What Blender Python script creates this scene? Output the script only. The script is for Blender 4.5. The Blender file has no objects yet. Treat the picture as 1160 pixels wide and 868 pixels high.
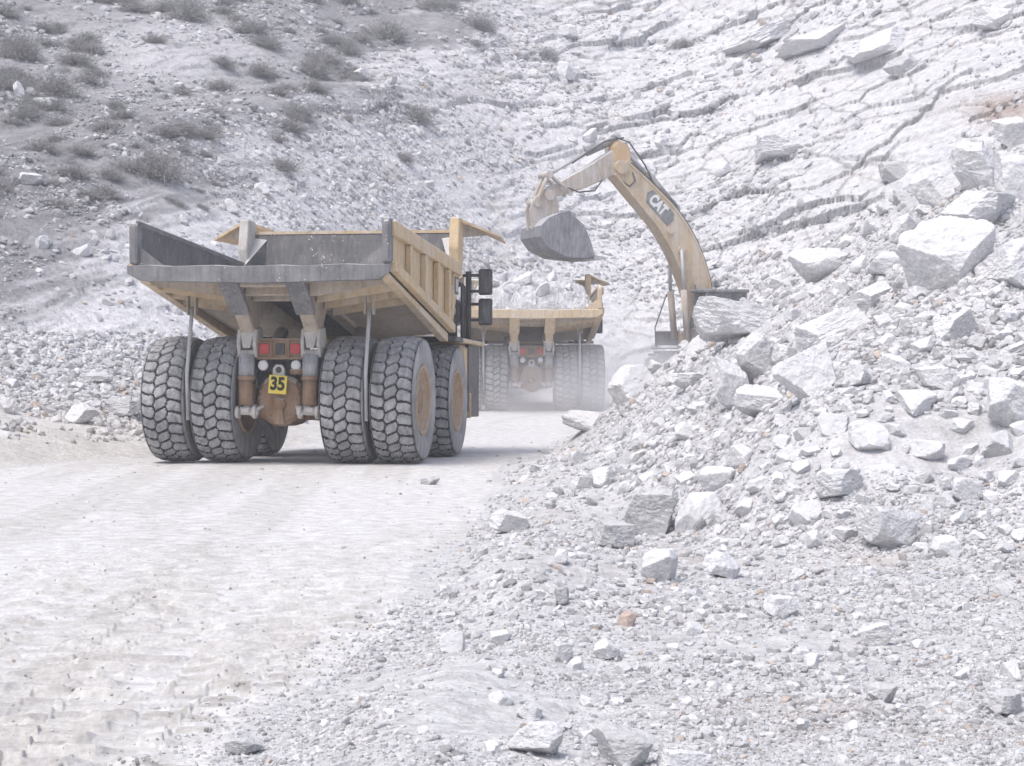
import bpy, bmesh, math, random
import numpy as np
from mathutils import Vector, Matrix, Euler

random.seed(7)
RNG = np.random.default_rng(11)
S = bpy.context.scene
COL = S.collection
R = math.radians

# ------------------------------------------------------------------ camera
CAMZ = 1.88
FPX = 2080.0                     # focal length in photo pixels (photo is 1160 x 868)
PITCH = math.atan(34.0 / FPX)    # looking very slightly down
cam = bpy.data.cameras.new('camera')
cam.sensor_width = 36.0
cam.lens = 36.0 * FPX / 1160.0
cam.clip_end = 2000
camo = bpy.data.objects.new('camera', cam)
camo.location = (0, 0, CAMZ)
camo.rotation_euler = (R(90) - PITCH, 0, 0)
COL.objects.link(camo)
S.camera = camo

# ------------------------------------------------------------------ tags
def tag(o, label=None, cat=None, group=None, kind=None):
    if label: o['label'] = label
    if cat: o['category'] = cat
    if group: o['group'] = group
    if kind: o['kind'] = kind
    return o

def empty(name, loc=(0, 0, 0), rot=(0, 0, 0)):
    o = bpy.data.objects.new(name, None)
    o.empty_display_size = .3
    o.location = loc
    o.rotation_euler = rot
    COL.objects.link(o)
    return o

# ------------------------------------------------------------------ numpy noise
def _hash(ix, iy, seed):
    h = (ix.astype(np.int64) * 374761393 + iy.astype(np.int64) * 668265263 + seed * 1274126177) & 0xFFFFFFFF
    h = ((h ^ (h >> 13)) * 1274126177) & 0xFFFFFFFF
    h = ((h ^ (h >> 16)) * 2246822519) & 0xFFFFFFFF
    return ((h ^ (h >> 15)) & 0xFFFFFF) / float(0xFFFFFF)

def vnoise(u, v, seed=0):
    iu = np.floor(u); iv = np.floor(v)
    fu = u - iu; fv = v - iv
    iu = iu.astype(np.int64); iv = iv.astype(np.int64)
    su = fu * fu * fu * (fu * (fu * 6 - 15) + 10); sv = fv * fv * fv * (fv * (fv * 6 - 15) + 10)
    a = _hash(iu, iv, seed); b = _hash(iu + 1, iv, seed)
    c = _hash(iu, iv + 1, seed); d = _hash(iu + 1, iv + 1, seed)
    return (a + (b - a) * su) * (1 - sv) + (c + (d - c) * su) * sv

def fbm(u, v, oct=4, seed=0, gain=.5):
    s = 0; amp = 1; tot = 0
    for k in range(oct):
        s = s + amp * (vnoise(u, v, seed + k * 17) * 2 - 1); tot += amp
        u = u * 2.03 + 5.3; v = v * 2.03 + 1.7; amp *= gain
    return s / tot

def worley(u, v, seed=0):
    """nearest cell: F1, F2, id hashes h1,h2, offset to the centre"""
    iu = np.floor(u); iv = np.floor(v)
    F1 = np.full(u.shape, 9.0); F2 = np.full(u.shape, 9.0)
    cx = np.zeros(u.shape); cy = np.zeros(u.shape); dx1 = np.zeros(u.shape); dy1 = np.zeros(u.shape)
    for di in (-1, 0, 1):
        for dj in (-1, 0, 1):
            a = iu + di; b = iv + dj
            jx = a + _hash(a, b, seed); jy = b + _hash(a, b, seed + 91)
            dx = u - jx; dy = v - jy
            d = np.sqrt(dx * dx + dy * dy)
            near = d < F1
            F2 = np.where(near, F1, np.minimum(F2, d))
            cx = np.where(near, a, cx); cy = np.where(near, b, cy)
            dx1 = np.where(near, dx, dx1); dy1 = np.where(near, dy, dy1)
            F1 = np.where(near, d, F1)
    return F1, F2, cx, cy, dx1, dy1

def noise3(p, seed):
    i = np.floor(p).astype(np.int64); f = p - i; f = f * f * (3 - 2 * f)
    r = 0
    for a in (0, 1):
        for b in (0, 1):
            for c in (0, 1):
                h = _hash(i[:, 0] + a + 57 * (i[:, 2] + c), i[:, 1] + b - 131 * (i[:, 2] + c), seed)
                r = r + h * (f[:, 0] if a else 1 - f[:, 0]) * (f[:, 1] if b else 1 - f[:, 1]) * (f[:, 2] if c else 1 - f[:, 2])
    return r

def fbm3(p, oct, seed):
    s = 0; amp = 1; tot = 0
    for k in range(oct):
        s = s + amp * (noise3(p, seed + k) * 2 - 1); tot += amp; amp *= .55; p = p * 2.07 + 3.1
    return s / tot

def sstep(a, b, x):
    t = np.clip((x - a) / (b - a), 0, 1)
    return t * t * (3 - 2 * t)

def sinterp(x, xs, ys, w):
    """piecewise-linear table with its corners rounded over a width w"""
    n = 1200; lo, hi = xs[0], xs[-1]
    g = np.linspace(lo, hi, n); v = np.interp(g, xs, ys)
    k = max(1, int(w / (hi - lo) * n)); ker = np.hanning(2 * k + 1); ker /= ker.sum()
    v = np.convolve(np.pad(v, k, mode='edge'), ker, mode='valid')
    return np.interp(x, g, v)

def smin(a, b, k):
    h = np.clip(.5 + .5 * (b - a) / k, 0, 1)
    return b + (a - b) * h - k * h * (1 - h)

def smax(a, b, k):
    return -smin(-a, -b, k)

# ------------------------------------------------------------------ terrain shape
def x_right(y):   # right edge of the haul road
    return np.interp(y, [0, 5, 8, 10, 15.6, 22, 30, 40, 57, 66, 80], [-1.5, -1.35, -1.2, -1.05, -.5, -.2, .1, 1.0, 2.8, 3.7, 5.0])

def x_left(y):    # left edge of the haul road
    return np.interp(y, [0, 20, 30, 32, 34, 42, 58, 66, 80], [-13, -11, -8.5, -7.8, -7.0, -4.7, -1.9, -.6, 1.5])

def x_foot(y):    # left foot of the blasted rock bank
    return np.interp(y, [12, 14.2, 15.3, 17.4, 24.4, 32.6, 44, 60, 80], [8, 4.6, 2.5, 1.5, .8, .55, 1.6, 3.1, 4.6])

def y_front(x):
    return np.interp(x, [0, .7, 1.4, 2.35, 4.2, 8, 14, 40], [30, 24.4, 17.4, 15.2, 14.8, 14, 13, 10])

def road_z(y):
    return np.interp(y, [0, 30, 32, 36.2, 41, 50, 58, 70], [0, .0, -.02, -.15, -.2, -.13, -.03, .1])

def project(x, y, z):
    d = y * math.cos(PITCH) - (z - CAMZ) * math.sin(PITCH)
    up = y * math.sin(PITCH) + (z - CAMZ) * math.cos(PITCH)
    d = np.where(np.abs(d) < .1, .1, d)
    px = 580 + FPX * x / d; py = 434 - FPX * up / d
    return np.where(d > 0, px, -9999), np.where(d > 0, py, 9999)

def terrain(x, y):
    """x, y arrays -> displaced positions, zone id, tint"""
    shp = x.shape
    t = np.where(y > 1, x / np.maximum(y, 1), np.sign(x) * 2)
    zr = road_z(y)
    xr = x_right(y) + .28 * fbm(y * .55, x * 0 + 3.1, 3, 5)
    xl = x_left(y) + .3 * fbm(y * .4, x * 0 + 9.1, 3, 6)
    # ---- left berm
    dl = xl - x
    berm = np.interp(dl, [-1, 0, .35, 2.1, 2.9, 7, 25], [0, 0, .07, .60, .72, 1.2, 2.2]) * (.85 + .3 * fbm(x * .3, y * .3, 3, 21))
    berm = berm * sstep(22, 29, y)
    # ---- rubble floor on the right
    dr = x - xr
    floor = sstep(0, .9, dr) * (.07 + .10 * fbm(x * .5, y * .5, 4, 31) + .05 * fbm(x * 2.1, y * 2.1, 3, 33) + np.clip(dr, 0, 8) * .012)
    floor = floor + .10 * np.exp(-((dr - .75) / .5) ** 2) * (.5 + vnoise(y * .8, x * 0, 40))
    # ---- blasted rock bank
    A = .78 * (x - x_foot(y) - .3 * fbm(y * .5, x * .3, 3, 44))
    B = .46 * (y - y_front(x) - .8 * fbm(x * .45, y * .3, 3, 45))
    cap = np.interp(y, [15, 24, 27.5, 31, 34, 38, 44, 52, 60], [7, 6.3, 5.5, 5.05, 4.55, 2.75, 1.45, .95, .85]) + .05 * np.maximum(x - 7, 0)
    rid = .968 * (x - 3.4) + .252 * (y - 44)
    cap = cap - np.clip(rid - 1.0, 0, 5) * .22 * sstep(30, 38, y)
    bank = smin(smin(A, B, .7), cap, .8)
    bank = bank + (.16 * fbm(x * .45, y * .45, 4, 50) + .07 * fbm(x * 1.7, y * 1.7, 3, 51)) * sstep(.05, .8, bank)
    bank = np.where(y > 5, bank, -5)
    base = np.where(dr > 0, zr + floor, np.where(dl > 0, zr + berm, zr))
    z = smax(base, zr + bank, .15)
    # ---- road marks
    onroad = sstep(.05, .5, -dr) * sstep(.0, .6, -dl) * (y > 2)
    lat = x + .06 * y - .0035 * (y - 12) ** 2 * (y > 12) - (.155 - .1) * np.maximum(y - 25, 0) + .12 * fbm(y * .25, x * 0, 2, 60)
    band = vnoise(lat / .62, y * .03, 61)
    band2 = sstep(.35, .72, band) * sstep(.30, .62, vnoise(x * .22, y * .13, 62))
    cyc = y / .30 + 1.2 * np.floor(lat / .62 + .3 * fbm(y * .3, x * 0, 2, 76)) * .37 + .25 * vnoise(lat / .5, y * .2, 63) + .14 * fbm(x * .9, y * .6, 3, 64) + .10 * fbm(x * 3.1, y * 1.1, 2, 74)
    line_i = np.floor(cyc); pp = cyc - line_i
    dash = sstep(.40, .62, .18 + .70 * vnoise(x * 5.0 + 37 * _hash(line_i, line_i * 0, 70), line_i * 1.0, 71) + .22 * fbm(x * 9, y * 6, 2, 72) + .25 * (vnoise(lat / .45, y * .08, 75) - .5))
    strength = np.clip(.25 + 1.0 * band2, 0, 1) * sstep(.25, .55, vnoise(x * .5, y * .25, 73) + .25 * sstep(16, 10, y))
    fade = 1 - .92 * sstep(11.5, 24, y)
    prof = sstep(0, .24, pp) - pp
    z = z + onroad * (fade * strength * (.35 + .65 * dash) * (.045 + .03 * sstep(13, 9, y)) * prof + .020 * fbm(x * 1.1, y * .6, 4, 66) + .012 * fade * fbm(x * 6, y * 4, 3, 67))
    trk = .75 * sstep(.20, .05, np.abs(pp - .12)) * dash * strength * fade
    trk = trk * (1 - .45 * sstep(14, 10, y)); got = 0; lane = 0
    # tyre tracks: three columns of lug prints in each
    for (k, (x0, a1, b1)) in enumerate(((-1.55, -.020, .0), (-2.42, -.045, .0004), (-3.45, -.06, .0006), (-4.5, -.07, .0006), (-5.8, -.07, .0004))):
        yy = y - 8
        dxk = x - (x0 + a1 * yy + b1 * yy * yy) + .05 * fbm(y * .5, x * 0 + k, 2, 410)
        lane = np.maximum(lane, sstep(.44, .30, np.abs(dxk)) * sstep(.25, .6, vnoise(y * .09 + k * 3.3, x * .4, 431) + .2 * fbm(x * 2, y * .8, 3, 432)))
        mk = sstep(.40, .34, np.abs(dxk)) * sstep(.30, .55, vnoise(y * .16 + k * 5.1, x * .6, 411)) * fade * (1 - got); got = np.maximum(got, mk)
        c3 = np.floor((dxk + .38) / .253)
        skew = np.where(c3 == 1, 0.0, .35 * (dxk - np.sign(dxk) * .25) * np.sign(dxk))
        p3 = (y / .27 + c3 * .5 + skew / .27 + .08 * fbm(x * 2, y * 2, 2, 412 + k)) % 1.0
        br = .35 + .65 * sstep(.3, .6, vnoise(x * 5, y * 5, 420 + k))
        z = z + onroad * mk * br * (.032 * (sstep(0, .2, p3) - sstep(.42, .75, p3)) - .012)
        gapc = np.abs(((dxk + .38) / .253) % 1.0 - .5)
        trk = np.maximum(trk * (1 - .7 * mk), mk * br * sstep(.22, .05, np.abs(p3 - .12)) * sstep(.5, .40, gapc))
    rut = np.abs(((lat + .4) % 2.1) - 1.05)
    z = z - onroad * .035 * np.exp(-(rut / .28) ** 2) * sstep(.3, .7, vnoise(lat / 2.1, y * .05, 68))
    # ---- hill
    yf = sinterp(t, [-2, -.8, -.4, -.28, -.2, -.12, -.05, 0, .05, .1, .15, .22, .28, .5, 2], [20, 27, 34, 39, 42, 48.5, 60, 69, 73, 73, 69, 63, 59, 50, 30], .07)
    z0 = sinterp(t, [-.3, -.15, 0, .1, .3], [1.25, .9, .5, .7, 1.4], .08)
    sl = sinterp(t, [-.3, -.15, -.05, .05, .15, .3], [.43, .45, .51, .57, .62, .66], .08)
    dd = y - yf
    hill = z0 + sl * np.where(dd > 0, dd, 1.2 * dd)
    # a gully on the upper left: the slope behind is set back
    hx = x + 0
    gul = sstep(0, 6, (hill - 9.5) - .62 * (x + 11)) * sstep(2, -6, x + 3)
    hill = hill - 2.2 * gul
    hill = hill + 1.1 * fbm(x * .09, y * .09, 3, 70) * sstep(0, 12, dd)
    fw = sstep(-1.2, 1.5, hill - z)        # how much of this is hill
    zb = smax(z, hill, .9)
    hill_m = (dd > -3) & (hill > z - .6) & (y > 5)
    X = x.copy(); Y = y.copy(); Z = zb.copy()
    px, py = project(x, y, zb)
    tint = np.ones(shp + (3,))
    # ---- rock strata of the hill (only where needed)
    m = hill_m
    hxm, hym, hzm = x[m], y[m], zb[m]
    pxm, pym = px[m], py[m]
    al = R(19)
    wu = .6 * fbm(hxm * .5, hzm * .5, 5, 80, .6); wv = .38 * fbm(hxm * .4, hzm * .4, 4, 81)
    u = hxm * math.cos(al) + hzm * math.sin(al) + wu
    v = -hxm * math.sin(al) + hzm * math.cos(al) + wv
    # how blocky: strong on the right, weaker on the left, almost none in the dusty chutes
    chute = np.exp(-(((hxm - 3.2) / 2.6) ** 2)) * sstep(9.5, 4.5, hzm)
    chute = np.maximum(chute, sstep(.55, .75, vnoise(u * .16, v * .35, 85)) * .75)
    chute = np.maximum(chute, sstep(0, 2.0, 2.5 - hzm) * sstep(-4, -8, hxm) * .55)
    right = sstep(300, 760, pxm)
    block = np.clip((.62 + .38 * right) * (1 - .85 * chute), 0, 1)
    D = np.zeros(hxm.shape); crack = np.zeros(hxm.shape)
    right2 = .35 + .65 * right
    for (su, sv, amp, sd, lf, ckw) in ((4.4, 1.7, .70, 100, right2, .020), (2.1, .85, .46, 110, right2, .030), (.85, .50, .22, 120, 1, 0), (.36, .25, .08, 130, 1, 0), (.18, .13, .03, 135, 1, 0)):
        F1, F2, cx, cy, dx, dy = worley(u / su, v / sv, sd)
        rr = _hash(cx, cy, sd + 3); tx = _hash(cx, cy, sd + 4) - .5; ty = -(.15 + .55 * _hash(cx, cy, sd + 5))
        D += lf * amp * ((rr - .5) * .9 + 1.0 * tx * dx + ty * dy * 1.15)
        if ckw:
            ck = np.exp(-((F2 - F1) / ckw) ** 2) * (rr > .35) * lf
            crack = np.maximum(crack, ck * min(1, amp * 3.5))
            D -= amp * .16 * ck
    saw = (v * .42 + .5 * vnoise(u * .2, v * .1, 140)) % 1.0
    D += .22 * right2 * (.5 - saw) * sstep(.35, .7, vnoise(u * .14, v * .5, 141))
    D += .05 * fbm(u * 1.3, v * 2.2, 4, 142)
    amp_m = sstep(-.8, 1.0, hill[m] - z[m]) * block
    D = .74 * D * amp_m + (.07 * fbm(hxm * 1.5, hzm * 1.5, 4, 143) + .06 * (worley(u / .5, v / .3, 145)[0] < .38) * vnoise(u, v, 146)) * (1 - block)
    Y[m] = hym - D * .66
    Z[m] = hzm + D * .42
    # ---- tints: colours per zone, plus shade painted on road ripple faces
    n1 = fbm(x * .35, y * .35, 4, 150); n2 = fbm(x * 2.3, y * 1.7, 3, 151)
    zone = np.zeros(shp, dtype=np.int32)               # 0 ground
    zone[(onroad > .25)] = 1
    zone[(bank > floor + .02) & (bank > .12) & (y > 5)] = 2
    zone[(hill > z) & (y > 5)] = 3
    road_c = np.array([.705, .70, .695]); brown = np.array([.57, .545, .515]); grey_b = np.array([.60, .59, .575])
    k = sstep(.08, .42, n1 + .45 * n2)
    k2 = sstep(.1, .5, fbm(lat * .9, y * .11, 4, 152) + .35 * n2)
    rc = road_c * (1 - .55 * k2[..., None]) + grey_b * .55 * k2[..., None]
    near_l = sstep(15, 9, y) * sstep(.8, -1.5, x + 1.5)
    kb = np.clip(k * (.15 + .45 * near_l), 0, 1)
    rc = rc * (1 - kb[..., None]) + brown * kb[..., None]
    tr = np.clip(trk * 1.1, 0, 1)[..., None] * onroad[..., None]
    rc = rc * (1 - (.42 + .33 * sstep(15, 9.5, y))[..., None] * tr) + np.array([.36, .34, .31]) * (.42 + .33 * sstep(15, 9.5, y))[..., None] * tr  # steep ripple and lug-print faces tinted darker to stand in for their shade
    ln = (lane * onroad * .55)[..., None]
    rc = rc * (1 - ln) + np.array([.58, .565, .545]) * ln
    gr_c = np.array([.65, .65, .655]); gb = np.array([.56, .52, .49])
    kk = sstep(.28, .65, fbm(x * .6, y * .45, 4, 153) + .3 * n2)
    gc = gr_c * (1 - .6 * kk[..., None]) + gb * .6 * kk[..., None]
    bc = np.array([.70, .70, .715]) * (.93 + .14 * n2[..., None]) 
    kd = .5 * sstep(.25, .6, fbm(x * .5, y * .5, 4, 154))[..., None]
    bc = bc * (1 - .35 * kd) + np.array([.56, .53, .51]) * .35 * kd
    hc = np.empty(shp + (3,)); hc[:] = np.array([.69, .69, .715])
    hh = np.array([.695, .695, .715]) * (1 + .10 * fbm(u * .8, v * 2.2, 3, 160))[:, None]
    ck = np.clip(crack * amp_m * 1.25, 0, .85)[:, None]
    hh = hh * (1 - ck) + np.array([.36, .355, .36]) * ck
    # the weathered, undusted slope at the upper left
    line = (pym - (345 - .62 * pxm)) / 110.0
    wl = fbm(u * .25, v * .7, 4, 161); wl2 = fbm(u * 1.2, v * 3.2, 3, 162)
    dark = sstep(.55, -.45, line + 1.1 * wl + .5 * wl2)
    pale = np.exp(-((pxm - 200) / 130) ** 2 - ((pym - 60) / 42) ** 2)
    dark = np.clip(dark * (1 - .75 * pale), 0, 1)
    dark2 = sstep(.15, .7, wl2 + .9 * wl) * sstep(900, 420, pxm) * sstep(360, 200, pym) * .42
    dark = np.maximum(dark * .88, dark2)[:, None]
    hh = hh * (1 - dark) + np.array([.255, .253, .268]) * (1 + .35 * wl2[:, None]) * dark
    och = (sstep(.45, .8, fbm(hxm * .35, hzm * .5, 3, 163) + .25 * wl2) * .28 * sstep(300, 500, pxm))[:, None]
    hh = hh * (1 - och) + np.array([.56, .49, .40]) * och
    rust = np.exp(-((pxm - 1140) / 45) ** 2 - ((pym - 125) / 16) ** 2)[:, None] * .85
    hh = hh * (1 - rust) + np.array([.40, .31, .26]) * rust
    hc[m] = hh
    w = fw[..., None]
    low = np.where((zone == 1)[..., None], rc, np.where((zone == 2)[..., None], bc, gc))
    ber = (dl > 0)[..., None] & (zone != 1)[..., None]
    low = np.where(ber, np.array([.66, .645, .62]) * (1 + .12 * n2[..., None]), low)
    tint = low * (1 - w) + hc * w
    return X, Y, Z, zone, np.clip(tint, .02, .95)

# polar sheet round the camera
az_d = np.linspace(-.335, .335, 860)
step = .0008; o = []; a = .335
while a < math.pi - .08:
    step *= 1.13; a += min(step, .09); o.append(a)
o = np.array([q for q in o if q < math.pi - .02])
AZ = np.concatenate([-o[::-1], az_d, o])
RR = np.concatenate([np.array([.02, 1.0, 2, 3, 4, 5, 5.8, 6.5]), np.arange(7, 16, .032), np.arange(16, 24, .06), np.arange(24, 48, .11), np.arange(48, 114, .10), np.arange(114, 124, .2), np.linspace(125, 175, 20)])
NA, NR = len(AZ), len(RR)
gx = np.sin(AZ)[:, None] * RR[None, :]; gy = np.cos(AZ)[:, None] * RR[None, :]
TX, TY, TZ, ZONE, TINT = terrain(gx, gy)

def mesh_np(name, co, faces, mat, tint=None, smooth=True, nper=None):
    """co (n,3); faces (m,k) array of equal sided faces"""
    me = bpy.data.meshes.new(name)
    n, (mf, k) = len(co), faces.shape
    me.vertices.add(n); me.vertices.foreach_set('co', co.astype(np.float32).ravel())
    me.loops.add(mf * k); me.loops.foreach_set('vertex_index', faces.astype(np.int32).ravel())
    me.polygons.add(mf)
    me.polygons.foreach_set('loop_start', (np.arange(mf) * k).astype(np.int32))
    me.polygons.foreach_set('loop_total', np.full(mf, k, np.int32))
    me.polygons.foreach_set('use_smooth', np.full(mf, bool(smooth)))
    me.update(calc_edges=True)
    if tint is not None:
        at = me.attributes.new('tint', 'FLOAT_COLOR', 'POINT')
        at.data.foreach_set('color', np.concatenate([tint, np.ones((n, 1))], 1).astype(np.float32).ravel())
    me.materials.append(mat)
    ob = bpy.data.objects.new(name, me)
    COL.objects.link(ob)
    return ob

# ------------------------------------------------------------------ materials
def newmat(name):
    m = bpy.data.materials.new(name); m.use_nodes = True
    nt = m.node_tree
    b = nt.nodes['Principled BSDF']
    return m, nt, b

def N(nt, t, **kw):
    n = nt.nodes.new(t)
    for k, v in kw.items(): setattr(n, k, v)
    return n

def noise(nt, vec, scale, detail=4, rough=.55):
    n = N(nt, 'ShaderNodeTexNoise'); n.inputs['Scale'].default_value = scale
    n.inputs['Detail'].default_value = detail; n.inputs['Roughness'].default_value = rough
    if vec is not None: nt.links.new(vec, n.inputs['Vector'])
    return n.outputs['Fac']

def ramp(nt, fac, stops):
    r = N(nt, 'ShaderNodeValToRGB')
    e = r.color_ramp.elements
    while len(e) < len(stops): e.new(.5)
    for q, (p, c) in zip(e, stops):
        q.position = p; q.color = (c, c, c, 1) if not hasattr(c, '__len__') else (*c, 1)
    nt.links.new(fac, r.inputs['Fac'])
    return r.outputs['Color']

def mixc(nt, fac, a, b, mode='MIX'):
    m = N(nt, 'ShaderNodeMix', data_type='RGBA', blend_type=mode)
    for s, q in ((0, fac), (6, a), (7, b)):
        if isinstance(q, (int, float)): m.inputs[s].default_value = q
        elif isinstance(q, tuple): m.inputs[s].default_value = (*q, 1)
        else: nt.links.new(q, m.inputs[s])
    return m.outputs[2]

def bump(nt, b, hs, strength, dist):
    prev = None
    for h, s, d in zip(hs, strength, dist):
        bp = N(nt, 'ShaderNodeBump'); bp.inputs['Strength'].default_value = s; bp.inputs['Distance'].default_value = d
        nt.links.new(h, bp.inputs['Height'])
        if prev: nt.links.new(prev, bp.inputs['Normal'])
        prev = bp.outputs['Normal']
    nt.links.new(prev, b.inputs['Normal'])

def rock_material(name, use_tint, base=(.66, .66, .68), dark=(.42, .41, .41), scale=1.0, vary=0.0, bs=.6, coarse=1.0, world=False, dust=0.0):
    m, nt, b = newmat(name)
    g = N(nt, 'ShaderNodeNewGeometry')
    tc = N(nt, 'ShaderNodeTexCoord')
    vec = g.outputs['Position'] if (use_tint or world) else tc.outputs['Object']
    f1 = noise(nt, vec, 3.2 * scale, 6, .6); f2 = noise(nt, vec, 22 * scale, 5, .6)
    if use_tint:
        a = N(nt, 'ShaderNodeAttribute', attribute_name='tint'); c = a.outputs['Color']
        d = mixc(nt, 1.0, c, (.74, .73, .73), 'MULTIPLY')
    else:
        c = mixc(nt, 0, base, base); d = mixc(nt, 0, dark, dark)
    k = ramp(nt, f1, [(.38, 0), (.66, 1)])
    c2 = mixc(nt, k, c, d)
    k2 = ramp(nt, f2, [(.35, .84), (.65, 1.06)])
    c3 = mixc(nt, 1.0, c2, k2, 'MULTIPLY')
    if vary:
        oi = N(nt, 'ShaderNodeObjectInfo')
        kv = ramp(nt, oi.outputs['Random'], [(0, 1 - vary), (1, 1.0)])
        c3 = mixc(nt, 1.0, c3, kv, 'MULTIPLY')
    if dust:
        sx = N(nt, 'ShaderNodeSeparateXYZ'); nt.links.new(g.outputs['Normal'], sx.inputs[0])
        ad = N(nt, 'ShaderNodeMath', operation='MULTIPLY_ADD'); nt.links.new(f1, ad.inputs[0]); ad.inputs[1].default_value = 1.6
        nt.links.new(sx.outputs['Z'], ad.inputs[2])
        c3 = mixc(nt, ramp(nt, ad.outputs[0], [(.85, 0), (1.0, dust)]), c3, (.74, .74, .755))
    nt.links.new(c3, b.inputs['Base Color'])
    b.inputs['Roughness'].default_value = .95
    b.inputs['Specular IOR Level'].default_value = .15
    v1 = N(nt, 'ShaderNodeTexVoronoi', feature='F1'); v1.inputs['Scale'].default_value = 7 * scale
    nt.links.new(vec, v1.inputs['Vector'])
    bump(nt, b, [v1.outputs['Distance'], f1, f2], [bs * .55 * coarse, bs * .6, bs], [.06 / scale, .08 / scale, .03 / scale])
    return m

M = {}
M['road'] = rock_material('dusty_road', True, scale=1.6, bs=.45, coarse=.5)
M['ground'] = rock_material('stony_ground', True, scale=2.2, bs=.9)
M['bank'] = rock_material('bank_rock_dust', True, scale=1.5, bs=.9)
M['hill'] = rock_material('hill_rock', True, scale=.9, bs=.9)
M['rubble'] = rock_material('rubble_stone', True, scale=3.0, bs=.5)
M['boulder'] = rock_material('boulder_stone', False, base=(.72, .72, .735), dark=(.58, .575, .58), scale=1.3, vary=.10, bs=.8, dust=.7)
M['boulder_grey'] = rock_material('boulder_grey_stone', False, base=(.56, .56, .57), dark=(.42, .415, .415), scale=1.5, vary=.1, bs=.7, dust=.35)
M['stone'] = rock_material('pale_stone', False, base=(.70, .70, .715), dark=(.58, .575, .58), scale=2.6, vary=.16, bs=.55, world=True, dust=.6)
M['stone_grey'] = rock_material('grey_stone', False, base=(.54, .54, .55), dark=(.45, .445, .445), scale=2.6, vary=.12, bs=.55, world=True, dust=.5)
M['boulder_pink'] = rock_material('boulder_rusty_stone', False, base=(.56, .43, .37), dark=(.48, .40, .36), scale=3, bs=.6)

def plain(name, col, rough=.6, metal=0, dust=0.0, dustcol=(.60, .59, .58), scale=3.0, spots=None, bs=.15, topdust=0.0, grime=0.0):
    m, nt, b = newmat(name)
    tc = N(nt, 'ShaderNodeTexCoord'); vec = tc.outputs['Object']
    f1 = noise(nt, vec, scale, 6, .65)
    f2 = noise(nt, vec, scale * 7, 5, .6)
    c = mixc(nt, 1.0, mixc(nt, 0, col, col), ramp(nt, f2, [(.3, .82), (.7, 1.12)]), 'MULTIPLY')
    k = ramp(nt, f1, [(.30, dust * .35), (.72, min(1, dust * 1.5))])
    mm = N(nt, 'ShaderNodeMapping'); mm.inputs['Scale'].default_value = (6, 6, .7)
    nt.links.new(vec, mm.inputs['Vector'])
    st = noise(nt, mm.outputs['Vector'], scale * .9, 4, .6)
    k = mixc(nt, 1.0, k, ramp(nt, st, [(.35, .5), (.65, 1.15)]), 'MULTIPLY')
    c = mixc(nt, k, c, dustcol)
    if grime:
        m3 = N(nt, 'ShaderNodeMapping'); m3.inputs['Scale'].default_value = (3.5, 3.5, .55); m3.inputs['Location'].default_value = (3, 1, 7)
        nt.links.new(vec, m3.inputs['Vector'])
        g1 = noise(nt, m3.outputs['Vector'], scale * 1.3, 6, .7); g2 = noise(nt, vec, scale * 3.3, 5, .7)
        kg = mixc(nt, 1.0, ramp(nt, g1, [(.50, 0), (.68, grime)]), ramp(nt, g2, [(.35, .25), (.6, 1)]), 'MULTIPLY')
        c = mixc(nt, kg, c, (.15, .105, .075))
        g4 = noise(nt, vec, scale * 9, 3, .6)
        c = mixc(nt, ramp(nt, g4, [(.66, 0), (.72, grime * .9)]), c, (.17, .10, .06))
    if topdust:
        g = N(nt, 'ShaderNodeNewGeometry'); sx = N(nt, 'ShaderNodeSeparateXYZ')
        nt.links.new(g.outputs['True Normal'], sx.inputs[0])
        mt = N(nt, 'ShaderNodeMath', operation='MULTIPLY_ADD'); nt.links.new(sx.outputs['Z'], mt.inputs[0]); mt.inputs[1].default_value = 1.0
        nt.links.new(f1, mt.inputs[2])
        c = mixc(nt, ramp(nt, mt.outputs[0], [(.95 , 0), (1.0, topdust)]), c, dustcol)
    if spots:
        vo = N(nt, 'ShaderNodeTexVoronoi'); vo.inputs['Scale'].default_value = spots
        nt.links.new(vec, vo.inputs['Vector'])
        sp = noise(nt, vec, spots * .35, 3)
        kk = mixc(nt, 1.0, ramp(nt, vo.outputs['Distance'], [(.08, 1), (.26, 0)]), ramp(nt, sp, [(.54, 0), (.66, 1)]), 'MULTIPLY')
        c = mixc(nt, kk, c, (.72, .72, .73))
    nt.links.new(c, b.inputs['Base Color'])
    b.inputs['Roughness'].default_value = rough; b.inputs['Metallic'].default_value = metal
    b.inputs['Specular IOR Level'].default_value = .3
    bump(nt, b, [f1, f2], [bs, bs], [.03, .008])
    return m

DUST = (.62, .61, .60)
M['tan'] = plain('tan_paint', (.58, .40, .19), .65, dust=.62, dustcol=(.64, .60, .54), scale=1.6, topdust=.8, grime=.45)
M['tan_side'] = plain('tan_paint_cleaner', (.60, .41, .18), .6, dust=.42, dustcol=(.64, .60, .54), scale=1.4, topdust=.8, grime=.45)
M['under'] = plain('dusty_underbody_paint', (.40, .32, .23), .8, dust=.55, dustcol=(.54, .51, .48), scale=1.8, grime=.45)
M['steel'] = plain('worn_bed_steel', (.07, .07, .076), .6, dust=.15, dustcol=DUST, scale=2.2, spots=15, topdust=.75)
M['beam'] = plain('tail_beam_steel', (.11, .11, .12), .7, dust=.24, dustcol=DUST, scale=2.5, spots=17, topdust=.6)
M['rubber'] = plain('dusty_rubber', (.15, .15, .158), .9, dust=.60, dustcol=(.53, .53, .54), scale=2.0, bs=.3)
M['groove'] = plain('groove_rubber', (.028, .028, .03), .9, dust=.10, dustcol=(.4, .4, .4), scale=4)
M['sidewall'] = plain('sidewall_rubber', (.13, .13, .135), .85, dust=.6, dustcol=(.52, .52, .53), scale=1.2)
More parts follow.
